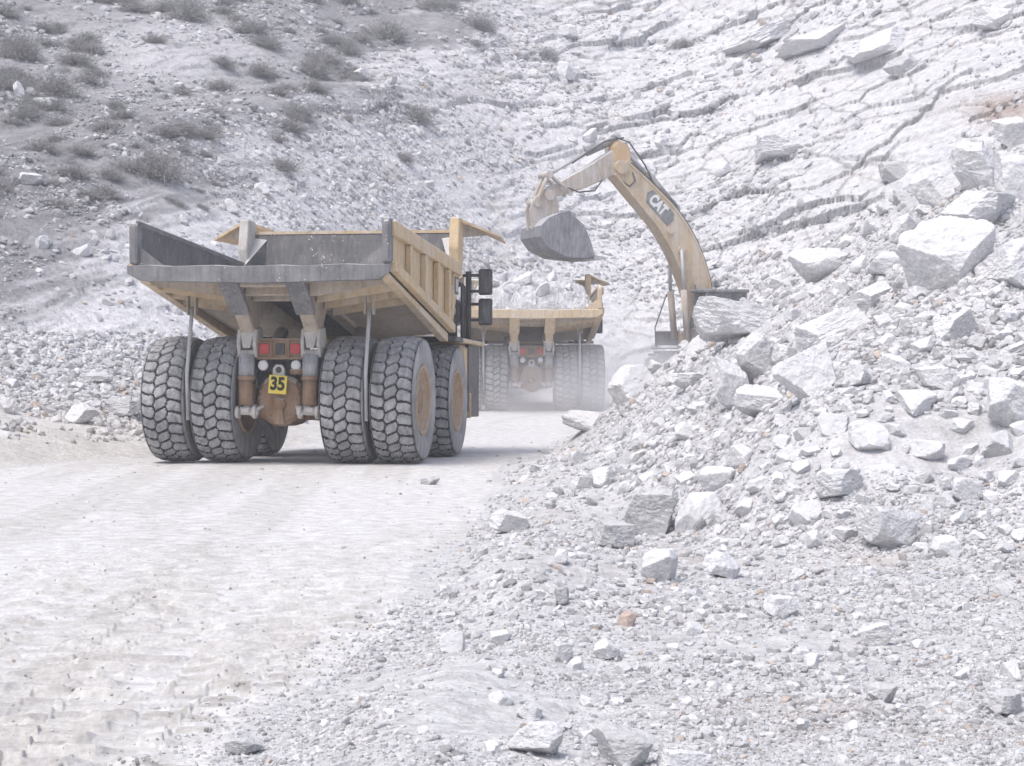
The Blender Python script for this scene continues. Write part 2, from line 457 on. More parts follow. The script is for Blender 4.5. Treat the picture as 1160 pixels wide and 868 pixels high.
M['rim'] = plain('rusty_rim_paint', (.40, .25, .12), .7, dust=.35, dustcol=DUST, scale=4)
M['axle'] = plain('oily_axle_paint', (.23, .12, .05), .6, dust=.25, dustcol=(.5, .47, .43), scale=2.5, topdust=.7, grime=.7)
M['black'] = plain('black_paint', (.03, .03, .033), .55, dust=.12, dustcol=DUST, scale=4)
M['darkframe'] = plain('greasy_frame_steel', (.07, .068, .068), .8, dust=.30, dustcol=(.45, .44, .44), scale=3, topdust=.7)
M['castdust'] = plain('dust_caked_casting', (.40, .37, .34), .9, dust=.85, dustcol=(.62, .60, .58), scale=5, bs=.5)
M['bellows'] = plain('dusty_cylinder_boot', (.22, .22, .235), .8, dust=.45, dustcol=(.6, .6, .62), scale=9, bs=.5)
M['rod'] = plain('dull_steel_rod', (.42, .42, .43), .5, metal=.2, dust=.5, dustcol=(.6, .6, .6), scale=6)
M['redlamp'] = plain('red_lens', (.50, .03, .035), .35, dust=.15, dustcol=(.6, .4, .4), scale=12)
M['lens'] = plain('white_lamp_lens', (.74, .74, .74), .3, dust=.3, scale=14)
M['plate'] = plain('yellow_plate', (.78, .62, .07), .5, dust=.12, dustcol=(.75, .7, .5), scale=8)
M['ink'] = plain('black_lettering', (.03, .03, .025), .6, scale=8)
M['whiteink'] = plain('white_lettering', (.80, .80, .80), .6, scale=8)
M['badge'] = plain('charcoal_badge', (.10, .10, .11), .6, dust=.35, dustcol=DUST, scale=3)
M['exc'] = plain('excavator_tan_paint', (.53, .37, .19), .75, dust=.85, dustcol=(.60, .56, .50), scale=.9, topdust=.6, grime=.45)
M['exc_orange'] = plain('excavator_clean_paint', (.56, .33, .12), .65, dust=.5, dustcol=(.62, .56, .48), scale=2)
M['exc_dusty'] = plain('dust_caked_arm_paint', (.44, .34, .24), .9, dust=.9, dustcol=(.60, .59, .58), scale=1.4, bs=.4, topdust=.9, grime=.55)
M['bucket'] = plain('scraped_bucket_steel', (.12, .12, .13), .7, dust=.45, dustcol=(.50, .50, .53), scale=2.4, topdust=.7, bs=.4)
M['glass'] = plain('dark_dusty_glass', (.05, .055, .06), .25, dust=.35, dustcol=(.5, .5, .5), scale=2)
M['twig'] = plain('grey_twig', (.33, .325, .32), .95, dust=.40, dustcol=(.42, .42, .44), scale=2)
M['straw'] = plain('dry_straw', (.44, .31, .17), .95, dust=.3, scale=3)

# ------------------------------------------------------------------ terrain objects
vid = np.arange(NA * NR).reshape(NA, NR)
co_all = np.stack([TX, TY, TZ], -1).reshape(-1, 3)
tint_all = TINT.reshape(-1, 3)
fq = np.stack([vid[:-1, :-1], vid[:-1, 1:], vid[1:, 1:], vid[1:, :-1]], -1).reshape(-1, 4)[:, ::-1]
# close the ring behind the camera
fb = np.stack([vid[-1, :-1], vid[-1, 1:], vid[0, 1:], vid[0, :-1]], -1)[:, ::-1]
zf = ZONE.reshape(-1)[fq].max(axis=1); zf0 = ZONE.reshape(-1)[fq[:, 0]]
def sub(name, mask, mat, extra=None):
    f = fq[mask]
    if extra is not None: f = np.concatenate([f, extra])
    used, inv = np.unique(f, return_inverse=True)
    ob = mesh_np(name, co_all[used], inv.reshape(f.shape), mat, tint_all[used])
    tag(ob, kind='structure')
    return ob
hub = fq[:0]
ring = vid[:, 0]
groundo = sub('ground', zf0 == 0, M['ground'], fb)
roado = sub('road', zf0 == 1, M['road'])
banko = sub('rubble_bank', zf0 == 2, M['bank'])
hillo = sub('hillside', zf0 == 3, M['hill'])

# look-up: where a photo pixel's line of sight first meets the ground
SLOPE = (co_all.reshape(NA, NR, 3)[:, :, 2] - CAMZ) / np.hypot(TX, TY)
CUM = np.maximum.accumulate(SLOPE, axis=1)
def hit(px, py):
    px = np.atleast_1d(np.asarray(px, float)); py = np.atleast_1d(np.asarray(py, float))
    dx = px - 580; dz0 = 434 - py
    dy = FPX * math.cos(PITCH) + dz0 * math.sin(PITCH)
    dz = -FPX * math.sin(PITCH) + dz0 * math.cos(PITCH)
    az = np.arctan2(dx, dy); sl = dz / np.hypot(dx, dy)
    j = np.clip(np.searchsorted(AZ, az), 1, NA - 1)
    j = np.where(np.abs(AZ[j - 1] - az) < np.abs(AZ[j] - az), j - 1, j)
    i = np.empty(len(px), int)
    for q in range(len(px)):
        i[q] = min(np.searchsorted(CUM[j[q]], sl[q]), NR - 2)
    return np.stack([TX[j, i], TY[j, i], TZ[j, i]], -1), ZONE[j, i], TINT[j, i], j, i

PG = co_all.reshape(NA, NR, 3)
def normals_at(j, i):
    j = np.clip(j, 2, NA - 3); i = np.clip(i, 2, NR - 3)
    a = PG[j, i + 2] - PG[j, i - 2]; b = PG[j + 2, i] - PG[j - 2, i]
    n = np.cross(b, a); n /= np.linalg.norm(n, axis=1)[:, None] + 1e-9
    n[n[:, 2] < 0] *= -1
    return n

# ------------------------------------------------------------------ stones
_ico = {}
def ico(sub):
    if sub not in _ico:
        bm = bmesh.new(); bmesh.ops.create_icosphere(bm, subdivisions=sub, radius=1)
        v = np.array([p.co[:] for p in bm.verts]); f = np.array([[q.index for q in p.verts] for p in bm.faces])
        bm.free(); _ico[sub] = (v / np.linalg.norm(v, axis=1)[:, None], f)
    return _ico[sub]

def rock_verts(seed, sub, aspect=(1, .8, .65), planes=11, rough=.03, boxy=.5):
    """angular stone: an ellipsoid cut by random planes, then roughened"""
    r = np.random.default_rng(seed)
    d, f = ico(sub)
    nrm = r.normal(size=(planes, 3))
    ax = np.concatenate([np.eye(3), -np.eye(3)]) + r.normal(size=(6, 3)) * .28
    nrm = np.concatenate([nrm, ax]); nrm /= np.linalg.norm(nrm, axis=1)[:, None]
    off = np.concatenate([r.uniform(.72, 1.05, planes), r.uniform(.60, .85, 6) * (1 if boxy > 0 else 1.3)])
    dots = d @ nrm.T
    rad = np.min(np.where(dots > .05, off[None, :] / np.maximum(dots, .05), 9), axis=1)
    rad = np.minimum(rad, 1.25)
    v = d * rad[:, None]
    if rough:
        a = d * 1.0
        q = fbm3(a * 2.2 + seed % 71, 5, seed % 97)
        q2 = fbm3(a * np.array([5.0, 5.0, 9.0]) + seed % 31, 3, seed % 89)
        v = v * (1 + rough * (1.9 * q + .8 * q2))[:, None]
    return v * np.array(aspect), f

ROCK_N = 0
def rock_mesh(name, seed, sub, aspect, planes, rough, mat, smooth=False):
    v, f = rock_verts(seed, sub, aspect, planes, rough)
    me = bpy.data.meshes.new(name)
    n, m = len(v), len(f)
    me.vertices.add(n); me.vertices.foreach_set('co', v.astype(np.float32).ravel())
    me.loops.add(m * 3); me.loops.foreach_set('vertex_index', f.astype(np.int32).ravel())
    me.polygons.add(m); me.polygons.foreach_set('loop_start', (np.arange(m) * 3).astype(np.int32))
    me.polygons.foreach_set('loop_total', np.full(m, 3, np.int32))
    me.polygons.foreach_set('use_smooth', np.full(m, smooth))
    me.update(calc_edges=True)
    me.materials.append(mat)
    return me

def scatter(name, px, py, size_px, subdiv, label, cat, smax_m=9, smin_m=.0, sink=.25, zones=None, flat=(.45, .9), tintmul=1.0, keep=None):
    """one mass of small stones: each is a real polyhedron resting on the ground"""
    p, zn, tn, j, i = hit(px, py)
    ok = i < NR - 4
    if zones is not None: ok &= np.isin(zn, zones)
    if keep is not None: ok &= keep(p)
    p, tn, j, i, size_px = p[ok], tn[ok], j[ok], i[ok], size_px[ok]
    fi, fj = RNG.uniform(0, 1, len(p))[:, None], RNG.uniform(0, 1, len(p))[:, None]
    q1 = PG[j, np.maximum(i - 1, 0)] - PG[j, i]; q2 = PG[np.clip(j - 1, 0, NA - 1), i] - PG[j, i]
    q1 = np.where(np.linalg.norm(q1, axis=1)[:, None] < .5, q1, 0); q2 = np.where(np.linalg.norm(q2, axis=1)[:, None] < .5, q2, 0)
    p = p + q1 * fi + q2 * fj
    dist = np.linalg.norm(p - np.array([0, 0, CAMZ]), axis=1)
    sz = np.clip(size_px * dist / FPX * .5, smin_m, smax_m)
    n = len(p)
    if n == 0: return None
    nv = normals_at(j, i)
    protos = [rock_verts(500 + k * 7 + subdiv * 131, subdiv, (1, 1, 1), 7, .04) for k in range(14)]
    pv = np.stack([q[0] for q in protos]); pf = protos[0][1]
    k = RNG.integers(0, 14, n)
    V = pv[k]                                               # n, nv, 3
    asp = np.stack([np.ones(n), RNG.uniform(.55, .95, n), RNG.uniform(flat[0], flat[1], n)], 1)
    V = V * asp[:, None, :]
    # random rotation about the vertical then tilt with the slope + jitter
    th = RNG.uniform(0, 6.283, n); c, s = np.cos(th), np.sin(th)
    Rz = np.zeros((n, 3, 3)); Rz[:, 0, 0] = c; Rz[:, 0, 1] = -s; Rz[:, 1, 0] = s; Rz[:, 1, 1] = c; Rz[:, 2, 2] = 1
    up = nv + RNG.normal(size=(n, 3)) * .30; up /= np.linalg.norm(up, axis=1)[:, None]
    tx = np.cross(np.array([0, 1.0, 0])[None], up); tx /= np.linalg.norm(tx, axis=1)[:, None] + 1e-9
    ty = np.cross(up, tx)
    B = np.stack([tx, ty, up], -1)
    V = np.einsum('nij,nkj->nki', B @ Rz, V) * sz[:, None, None]
    pos = p + up * (sz * asp[:, 2] * (1 - 2 * sink) * .55)[:, None]
    V = V + pos[:, None, :]
    nvp = V.shape[1]
    F = (pf[None] + (np.arange(n) * nvp)[:, None, None]).reshape(-1, 3)
    cl = tn * tintmul
    g = RNG.uniform(.80, 1.10, n)[:, None]
    pale = np.array([.70, .70, .715]) * g
    mixk = RNG.uniform(0, 1, n)[:, None] ** 1.2
    cl = cl * mixk * g + pale * (1 - mixk)
    od = RNG.uniform(0, 1, n)
    cl[od < .12] *= .66
    cl[(od > .12) & (od < .14)] *= np.array([.86, .75, .66])
    T = np.repeat(np.clip(cl, .03, .9), nvp, axis=0)
    ob = mesh_np(name, V.reshape(-1, 3), F, M['rubble'], T, smooth=False)
    tag(ob, label, cat, kind='stuff')
    return ob

def powsize(n, lo, hi, a=2.2):
    u = RNG.uniform(0, 1, n)
    return (lo ** (1 - a) + u * (hi ** (1 - a) - lo ** (1 - a))) ** (1 / (1 - a))

# density fields (pure noise over the place) so that bare dusty patches stay open
def patchy(p, sc, thr, seed):
    q = fbm(p[:, 0] * sc, (p[:, 1] + p[:, 2]) * sc, 4, seed)
    return q + RNG.uniform(-.25, .25, len(q)) > thr

n = 100000
scatter('rubble', RNG.uniform(440, 1720, n), RNG.uniform(120, 700, n), powsize(n, 3.0, 12, 2.2), 1,
        'fine white rubble covering the blasted bank right of the haul road', 'rubble', zones=[2], keep=lambda p: patchy(p, .32, -.10, 301))
n = 24000
scatter('coarse_rubble', RNG.uniform(440, 1720, n), RNG.uniform(120, 700, n), powsize(n, 9, 18, 2.2), 3,
        'coarse angular white rubble heaped on the blasted bank', 'rubble', zones=[2], keep=lambda p: patchy(p, .28, -.02, 306), flat=(.4, .85))
n = 118000
scatter('gravel', RNG.uniform(-60, 1720, n), 440 + 560 * RNG.uniform(0, 1, n) ** .85, powsize(n, 2.8, 13, 2.4), 1,
        'loose pale gravel and broken stone over the floor right of the haul road', 'gravel', zones=[0, 1], keep=lambda p: patchy(p, .7, -.30, 302) & (p[:, 0] > x_right(p[:, 1]) - .05 - .5 * RNG.uniform(0, 1, len(p)) ** 4 - .8 * np.clip(11.5 - p[:, 1], 0, 3.5) * RNG.uniform(0, 1, len(p)) ** 6 * (.4 + fbm(p[:, 0], p[:, 1], 3, 308))))
n = 7400
scatter('coarse_gravel', RNG.uniform(300, 1720, n), 500 + 480 * RNG.uniform(0, 1, n) ** .85, powsize(n, 10, 19, 2.2), 3,
        'coarser broken white stones scattered through the gravel floor', 'gravel', zones=[0], keep=lambda p: patchy(p, .6, -.12, 307) & (p[:, 0] > x_right(p[:, 1]) + .05), flat=(.4, .8))
n = 34000
scatter('berm_rubble', RNG.uniform(-420, 560, n), RNG.uniform(360, 530, n), powsize(n, 2.8, 13, 2.0), 1,
        'broken white stone lying along the berm left of the haul road', 'rubble', zones=[0, 3], keep=lambda p: (p[:, 1] < 62) & (p[:, 2] < 2.4) & (p[:, 0] < x_left(p[:, 1]) - 1.3) & patchy(p, .4, -.18, 303))
n = 3800
scatter('coarse_berm_rubble', RNG.uniform(-420, 560, n), RNG.uniform(370, 520, n), powsize(n, 8, 17, 2.1), 3,
        'coarser broken blocks heaped along the berm left of the haul road', 'rubble', zones=[0, 3], keep=lambda p: (p[:, 1] < 62) & (p[:, 2] < 2.2) & (p[:, 0] < x_left(p[:, 1]) - 1.7) & patchy(p, .4, -.05, 311))
n = 122000
scatter('scree', RNG.uniform(-420, 1560, n), RNG.uniform(-60, 420, n), powsize(n, 2.6, 13, 2.4), 1,
        'loose pale scree strewn over the quarry hillside', 'scree', zones=[3], keep=lambda p: (p[:, 2] > 1.5) & patchy(p, .22, .02, 304) & (RNG.uniform(0, 1, len(p)) < sstep(18, -4, p[:, 0]) * .82 + .12), flat=(.35, .8))
n = 22000
scatter('fallen_blocks', RNG.uniform(-420, 1560, n), RNG.uniform(-60, 420, n), powsize(n, 6, 17, 2.3), 2,
        'angular pale blocks and broken slabs littering the rocky hillside', 'scree', zones=[3], keep=lambda p: (p[:, 2] > 1.2) & patchy(p, .2, .08, 309) & (RNG.uniform(0, 1, len(p)) < .45), flat=(.3, .7), sink=.34)
n = 900
scatter('road_pebbles', RNG.uniform(-60, 640, n), RNG.uniform(500, 900, n), powsize(n, 2.2, 7, 2.6), 1,
        'scattered small clods on the dusty haul road', 'pebbles', zones=[1])

# ---- stones one can point to
PROTO = [rock_mesh('rock', 900 + 13 * k, 4, (1, RNG.uniform(.7, .95), RNG.uniform(.55, .85)), 9, .045, M['stone']) for k in range(18)]
PG2 = [rock_mesh('rock', 1300 + 13 * k, 4, (1, RNG.uniform(.7, .95), RNG.uniform(.55, .85)), 9, .045, M['stone_grey']) for k in range(6)]
TAKEN = []
def free(px, py, r):
    for (a, b, c) in TAKEN:
        if (a - px) ** 2 + (b - py) ** 2 < (.8 * (r + c)) ** 2: return False
    return True

def boulder(px, py, w, h, label, name='boulder', cat='boulder', seed=1, mat='boulder', aspect=None, roll=0.0, yaw=None, depth=.8, group=None, planes=9, rough=.05, foot=.80, lift=0.0):
    """a stone whose base stands on the ground seen at (px, py + h/2)"""
    p, zn, tn, j, i = hit([px], [py + h * .5 * foot])
    p = p[0]
    d = math.hypot(p[0], p[1])
    hw = w * d / FPX * .5; hh = h * d / FPX * .5
    me = rock_mesh(name, seed, 6 if w > 46 else 5, (1, 1, 1), planes, rough, M[mat])
    o = bpy.data.objects.new(name, me); COL.objects.link(o)
    co = np.empty(len(me.vertices) * 3, np.float32); me.vertices.foreach_get('co', co); co = co.reshape(-1, 3)
    if yaw is None: yaw = (seed * 2.399) % 6.28
    Rz = np.array(Euler((0, 0, yaw)).to_matrix()); Ry = np.array(Euler((0, roll, 0)).to_matrix())
    co = co @ Rz.T
    lo, hi = co.min(0), co.max(0)
    co = (co - (lo + hi) / 2) / ((hi - lo) / 2)
    co = co * np.array([hw, hw * depth, hh]) @ Ry.T
    me.vertices.foreach_set('co', co.astype(np.float32).ravel()); me.update()
    o.location = (p[0], p[1] + hw * depth * .45, p[2] + hh * foot + lift)
    tag(o, label, cat, group)
    TAKEN.append((px, py, max(w, h) * .5))
    return o

BIG = [
 # px, py, w, h, seed, mat, roll, label
 (838, 366, 108, 50, 3, 'boulder', .12, 'large pale overhanging boulder perched right in front of the excavator cab'),
 (858, 408, 50, 62, 8, 'boulder', .25, 'upright angular white block standing just below the perched boulder by the excavator'),
 (829, 436, 40, 74, 12, 'boulder', -.3, 'tall narrow grey-white slab leaning left of the upright block below the excavator'),
 (918, 428, 72, 62, 17, 'boulder', -.5, 'long white block tilted up to the right, below the wedge slab on the rubble bank'),
 (945, 374, 86, 40, 21, 'boulder', -.45, 'wedge-shaped pale slab lying on the bank right of the perched boulder'),
 (862, 456, 60, 38, 24, 'boulder', .15, 'low rounded white boulder at the foot of the upright block'),
 (777, 434, 48, 22, 29, 'boulder', 0, 'flat white rock at the far tip of the rubble bank, below the excavator tracks'),
 (893, 403, 34, 24, 31, 'boulder', .1, 'small flat-topped block wedged between the upright block and the tilted block'),
 (1072, 292, 108, 92, 37, 'boulder', -.1, 'huge rough-faced grey boulder in the rubble near the top of the bank'),
 (1112, 238, 92, 46, 41, 'boulder', -.08, 'broad flat slab jutting over the huge rough-faced boulder'),
 (1112, 192, 66, 56, 43, 'boulder', .1, 'angular white boulder resting on top of the jutting slab'),
 (1066, 212, 58, 50, 47, 'boulder', -.5, 'white wedge boulder leaning left of the jutting slab'),
 (1146, 152, 44, 40, 53, 'boulder', .2, 'square white block at the very top of the rubble bank'),
 (1152, 305, 74, 56, 59, 'boulder', -.35, 'bright white pointed slab overhanging right of the huge rough-faced boulder'),
 (1143, 462, 52, 62, 61, 'boulder', .2, 'white boulder standing alone on the bank above the bare dust chute'),
 (1008, 603, 72, 54, 67, 'boulder', .08, 'large rounded boulder with a flat pale top at the foot of the bank'),
 (952, 553, 56, 38, 71, 'boulder', -.1, 'medium round-backed boulder up the slope from the large rounded boulder'),
 (736, 582, 62, 60, 74, 'boulder_grey', .05, 'dark grey faceted boulder at the left foot of the rubble bank'),
 (694, 607, 52, 36, 80, 'boulder_grey', .25, 'grey tilted slab leaning left against the dark grey faceted boulder'),
 (748, 644, 42, 46, 83, 'boulder', .2, 'white mottled block just in front of the dark grey faceted boulder'),
 (994, 720, 40, 28, 89, 'boulder', 0, 'small pyramid-shaped white rock alone on the rubble floor'),
 (706, 848, 74, 54, 97, 'boulder_grey', .1, 'grey pyramid boulder with a sharp ridge at the near edge of the rubble floor'),
 (606, 842, 62, 46, 101, 'boulder', .1, 'lumpy white rock beside the grey pyramid boulder'),
 (776, 866, 66, 26, 103, 'boulder', .05, 'flat bright slab sunk in the floor right of the grey pyramid boulder'),
 (1001, 788, 34, 24, 107, 'boulder_grey', .1, 'grey triangular rock on the rubble floor, in front of the small white pyramid'),
 (1139, 801, 46, 30, 109, 'boulder_grey', 0, 'grey domed rock near the right end of the rubble floor'),
 (710, 702, 24, 18, 113, 'boulder_pink', .1, 'pinkish brown stone among the white gravel'),
 (638, 677, 17, 24, 127, 'boulder_grey', .1, 'small brownish-grey stone standing on end in the gravel'),
 (637, 741, 26, 24, 131, 'boulder_grey', .2, 'dark-sided grey stone in the middle of the gravel'),
 (688, 739, 30, 24, 137, 'boulder', .5, 'smooth bright white stone lying beside the dark-sided grey stone'),
 (578, 593, 46, 26, 139, 'boulder', .2, 'pale rock on the gravel at the edge of the haul road'),
 (276, 848, 44, 20, 149, 'boulder_grey', 0, 'flat blue-grey stone embedded at the near edge of the haul road'),
 (487, 545, 22, 11, 151, 'boulder_grey', 0, 'lone stone lying on the haul road behind the near truck'),
 (818, 642, 44, 30, 157, 'boulder', .1, 'pale flat-sided rock on the foot of the bank left of the large rounded boulder'),
 (600, 806, 30, 20, 163, 'boulder', .3, 'small slanted white rock behind the lumpy white rock'),
 (886, 688, 36, 30, 167, 'boulder', .4, 'lumpy white rock between the bank foot and the small white pyramid'),
 (138, 463, 48, 26, 173, 'boulder_grey', .05, 'flat-topped slab with a grey face on the berm beside the near truck'),
 (92, 470, 40, 26, 179, 'boulder', .1, 'squat white rock on the berm left of the flat-topped slab'),
 (10, 462, 22, 20, 181, 'boulder', .1, 'rounded white rock at the far left end of the berm'),
 (108, 430, 34, 12, 191, 'boulder_grey', 0, 'thin dark grey slab lying flat above the berm'),
 (641, 82, 26, 22, 211, 'boulder', .1, 'pointed bright white rock standing alone high on the hillside'),
 (20, 103, 12, 20, 223, 'boulder', -.5, 'bright white stone standing upright among the dark shrubs'),
 (33, 203, 30, 17, 227, 'boulder', -.1, 'pale pointed rock on the grey slope above the near truck bed'),
 (52, 117, 26, 14, 229, 'boulder', .1, 'pale round rock between shrubs on the dark slope'),
 (888, 168, 62, 30, 233, 'boulder', -.12, 'smooth flat white slab set in the strata above the excavator boom'),
 (1022, 74, 38, 26, 239, 'boulder_grey', .1, 'smooth grey boulder jammed under the high ledge'),
 (925, 48, 88, 26, 241, 'boulder', -.28, 'long white ledge block slanting across the upper hillside'),
 (868, 42, 96, 30, 251, 'boulder', -.42, 'jutting slanted slab with a dark crack beneath it at the top of the hill'),
 (1130, 22, 50, 30, 257, 'boulder', .1, 'pale block with a shaded face at the top of the hillside'),
 (1000, 50, 76, 30, 263, 'boulder', -.3, 'broad pale slab on the high ledge beside the smooth grey boulder'),
 (1012, 195, 32, 26, 269, 'boulder_grey', .1, 'grey square-cut block just below the strata at the top of the rubble bank'),
 (1005, 300, 42, 30, 271, 'boulder', .2, 'pale rock on the bank left of the huge rough-faced boulder'),
 (1085, 372, 52, 34, 307, 'boulder', -.2, 'broad white block low on the bank under the huge rough-faced boulder'),
 (1150, 205, 46, 60, 311, 'boulder', .15, 'tall white block at the right edge beside the boulder on the jutting slab'),
 (1030, 262, 40, 34, 313, 'boulder', .1, 'white block tucked under the left side of the jutting slab'),
 (985, 340, 58, 30, 317, 'boulder', -.35, 'slanting pale slab between the wedge-shaped slab and the huge boulder'),
 (975, 428, 34, 28, 331, 'boulder', .1, 'squarish white rock right of the long tilted block'),
 (1060, 430, 44, 28, 337, 'boulder', .2, 'low white rock above the bare dust chute, left of the lone white boulder'),
 (930, 300, 66, 44, 277, 'boulder', -.2, 'large dust-covered bulge of rock above the wedge-shaped slab'),
 (660, 548, 30, 18, 281, 'boulder', .1, 'flat pale rock on the left toe of the bank'),
]
for (px, py, w, h, sd, mt, roll, lab) in BIG:
    if w: boulder(px, py, w, h, lab, seed=sd, mat=mt, roll=roll, name='boulder' if w > 36 else 'rock', cat='boulder' if w > 36 else 'rock')

def rocks(n, xr_, yr_, lo, hi, label, group, zones, keep=None, tries=40, greyp=.08):
    made = 0
    for q in range(n * tries):
        if made >= n: break
        px = RNG.uniform(*xr_); py = RNG.uniform(*yr_)
        s = powsize(1, lo, hi, 2.6)[0]
        if not free(px, py, s * .5): continue
        p, zn, tn, j, i = hit([px], [py])
        if zn[0] not in zones or (keep and not keep(p[0])): continue
        p = p[0]; d = math.hypot(p[0], p[1]); r = s * d / FPX * .5
        me = random.choice(PG2 if RNG.uniform() < greyp else PROTO)
        o = bpy.data.objects.new('rock', me); COL.objects.link(o)
        o.location = (p[0], p[1] + r * .3, p[2] + r * .30)
        o.rotation_euler = (RNG.uniform(-.4, .4), RNG.uniform(-.5, .5), RNG.uniform(0, 6.28))
        o.scale = (r, r * RNG.uniform(.8, 1.1), r * RNG.uniform(.8, 1.15))
        tag(o, label, 'rock', group)
        TAKEN.append((px, py, s * .5)); made += 1
    return made

nt = rocks(26, (985, 1158), (140, 400), 24, 70, 'sizeable white block piled among the big boulders at the top of the bank', 'blocks piled at the top of the bank', [2])
nb = rocks(120, (600, 1158), (150, 660), 19, 66, 'smallish angular white rock lying in the rubble of the blasted bank', 'rocks in the rubble bank', [2])
nf = rocks(48, (380, 1150), (590, 860), 14, 34, 'small broken rock on the gravelly floor in front of the bank', 'rocks on the gravel floor', [0], keep=lambda p: p[0] > x_right(p[1]) + .1)
nl = rocks(24, (5, 380), (405, 480), 10, 22, 'small white rock in the rubble strip along the left berm', 'rocks along the berm', [0, 3], keep=lambda p: p[0] < x_left(p[1]) - 1.0)
nh = rocks(26, (10, 1150), (10, 330), 12, 30, 'pale rock half buried in the quarry hillside', 'rocks on the hillside', [3])
print('rocks', nt, nb, nf, nl, nh)

# ------------------------------------------------------------------ mesh builder for machines
class MB:
    def __init__(self): self.bm = bmesh.new(); self.mi = 0
    def _new(self, fs):
        for f in fs: f.material_index = self.mi
    def box(self, c, s, rot=(0, 0, 0), bev=.012):
        g = bmesh.ops.create_cube(self.bm, size=1)
        vs = g['verts']
        m = Matrix.Translation(c) @ Euler(rot).to_matrix().to_4x4() @ Matrix.Diagonal((*s, 1))
        bmesh.ops.transform(self.bm, matrix=m, verts=vs)
        fs = list({f for v in vs for f in v.link_faces}); self._new(fs)
        if bev:
            es = list({e for v in vs for e in v.link_edges})
            r = bmesh.ops.bevel(self.bm, geom=es, offset=min(bev, min(s) * .3), segments=1, affect='EDGES', profile=.5)
            self._new(r['faces'])
        return self
    def hull(self, pts):
        """convex solid from points"""
        vs = [self.bm.verts.new(p) for p in pts]
        r = bmesh.ops.convex_hull(self.bm, input=vs)
        fs = [g for g in r['geom'] if isinstance(g, bmesh.types.BMFace)]; self._new(fs)
        return self
    def prism(self, poly, a, b, frame=None, bev=.0):
        """2-D polygon extruded from a to b; frame maps (u, v, w) to a point"""
        if frame is None: frame = lambda u, v, w: (w, u, v)
        n = len(poly)
        A = [self.bm.verts.new(frame(u, v, a)) for u, v in poly]; B = [self.bm.verts.new(frame(u, v, b)) for u, v in poly]
        fs = [self.bm.faces.new(A[::-1]), self.bm.faces.new(B)]
        for i in range(n): fs.append(self.bm.faces.new((A[i], A[(i + 1) % n], B[(i + 1) % n], B[i])))
        self._new(fs)
        bmesh.ops.recalc_face_normals(self.bm, faces=fs)
        if bev:
            es = list({e for f in fs for e in f.edges})
            r = bmesh.ops.bevel(self.bm, geom=es, offset=bev, segments=1, affect='EDGES', profile=.5); self._new(r['faces'])
        return self
    def bar(self, p, q, w, h, bev=.01, up=(0, 0, 1)):
        p, q = Vector(p), Vector(q); d = (q - p); L = d.length; d.normalize()
        x = d.cross(Vector(up)); x.normalize(); z = x.cross(d)
        m = Matrix((x, d, z)).transposed().to_4x4(); m.translation = (p + q) / 2
        g = bmesh.ops.create_cube(self.bm, size=1); vs = g['verts']
        bmesh.ops.transform(self.bm, matrix=m @ Matrix.Diagonal((w, L, h, 1)), verts=vs)
        fs = list({f for v in vs for f in v.link_faces}); self._new(fs)
        if bev:
            es = list({e for v in vs for e in v.link_edges})
            r = bmesh.ops.bevel(self.bm, geom=es, offset=min(bev, min(w, h) * .3), segments=1, affect='EDGES', profile=.5); self._new(r['faces'])
        return self
    def tube(self, pts, r, n=10, caps=True):
        pts = [Vector(p) for p in pts]
        rs = r if hasattr(r, '__len__') else [r] * len(pts)
        rings = []; prev = None
        for i, p in enumerate(pts):
            d = (pts[min(i + 1, len(pts) - 1)] - pts[max(i - 1, 0)]).normalized()
            ref = Vector((0, 0, 1)) if abs(d.z) < .9 else Vector((1, 0, 0))
            x = d.cross(ref).normalized() if prev is None else (prev - d * prev.dot(d)).normalized()
            prev = x; y = d.cross(x)
            rings.append([self.bm.verts.new(p + (x * math.cos(6.2832 * k / n) + y * math.sin(6.2832 * k / n)) * rs[i]) for k in range(n)])
        fs = []
        for a, b in zip(rings, rings[1:]):
            for k in range(n): fs.append(self.bm.faces.new((a[k], a[(k + 1) % n], b[(k + 1) % n], b[k])))
        if caps: fs += [self.bm.faces.new(rings[0][::-1]), self.bm.faces.new(rings[-1])]
        self._new(fs); bmesh.ops.recalc_face_normals(self.bm, faces=fs)
        for f in fs: f.smooth = len(f.verts) == 4
        return self
    def lathe(self, prof, axis='X', c=(0, 0, 0), n=48, cap0=True):
        """profile of (along, radius)"""
        rings = []
        for (a, r) in prof:
            ring = []
            for k in range(n):
                t = 6.2832 * k / n
                p = (a, r * math.cos(t), r * math.sin(t)) if axis == 'X' else ((r * math.cos(t), a, r * math.sin(t)) if axis == 'Y' else (r * math.cos(t), r * math.sin(t), a))
                ring.append(self.bm.verts.new(Vector(p) + Vector(c)))
            rings.append(ring)
        fs = []
        for a, b in zip(rings, rings[1:]):
            for k in range(n): fs.append(self.bm.faces.new((a[k], a[(k + 1) % n], b[(k + 1) % n], b[k])))
        if cap0 and prof[0][1] > 1e-4: fs.append(self.bm.faces.new(rings[0][::-1]))
        if prof[-1][1] > 1e-4: fs.append(self.bm.faces.new(rings[-1]))
        self._new(fs); bmesh.ops.recalc_face_normals(self.bm, faces=fs)
        for f in fs: f.smooth = len(f.verts) == 4
        return self
    def build(self, name, mats, parent=None, loc=None, rot=None):
        me = bpy.data.meshes.new(name); self.bm.to_mesh(me); self.bm.free()
        for m in (mats if isinstance(mats, (list, tuple)) else [mats]): me.materials.append(m)
        o = bpy.data.objects.new(name, me); COL.objects.link(o)
        if parent is not None: o.parent = parent
        if loc: o.location = loc
        if rot: o.rotation_euler = rot
        return o

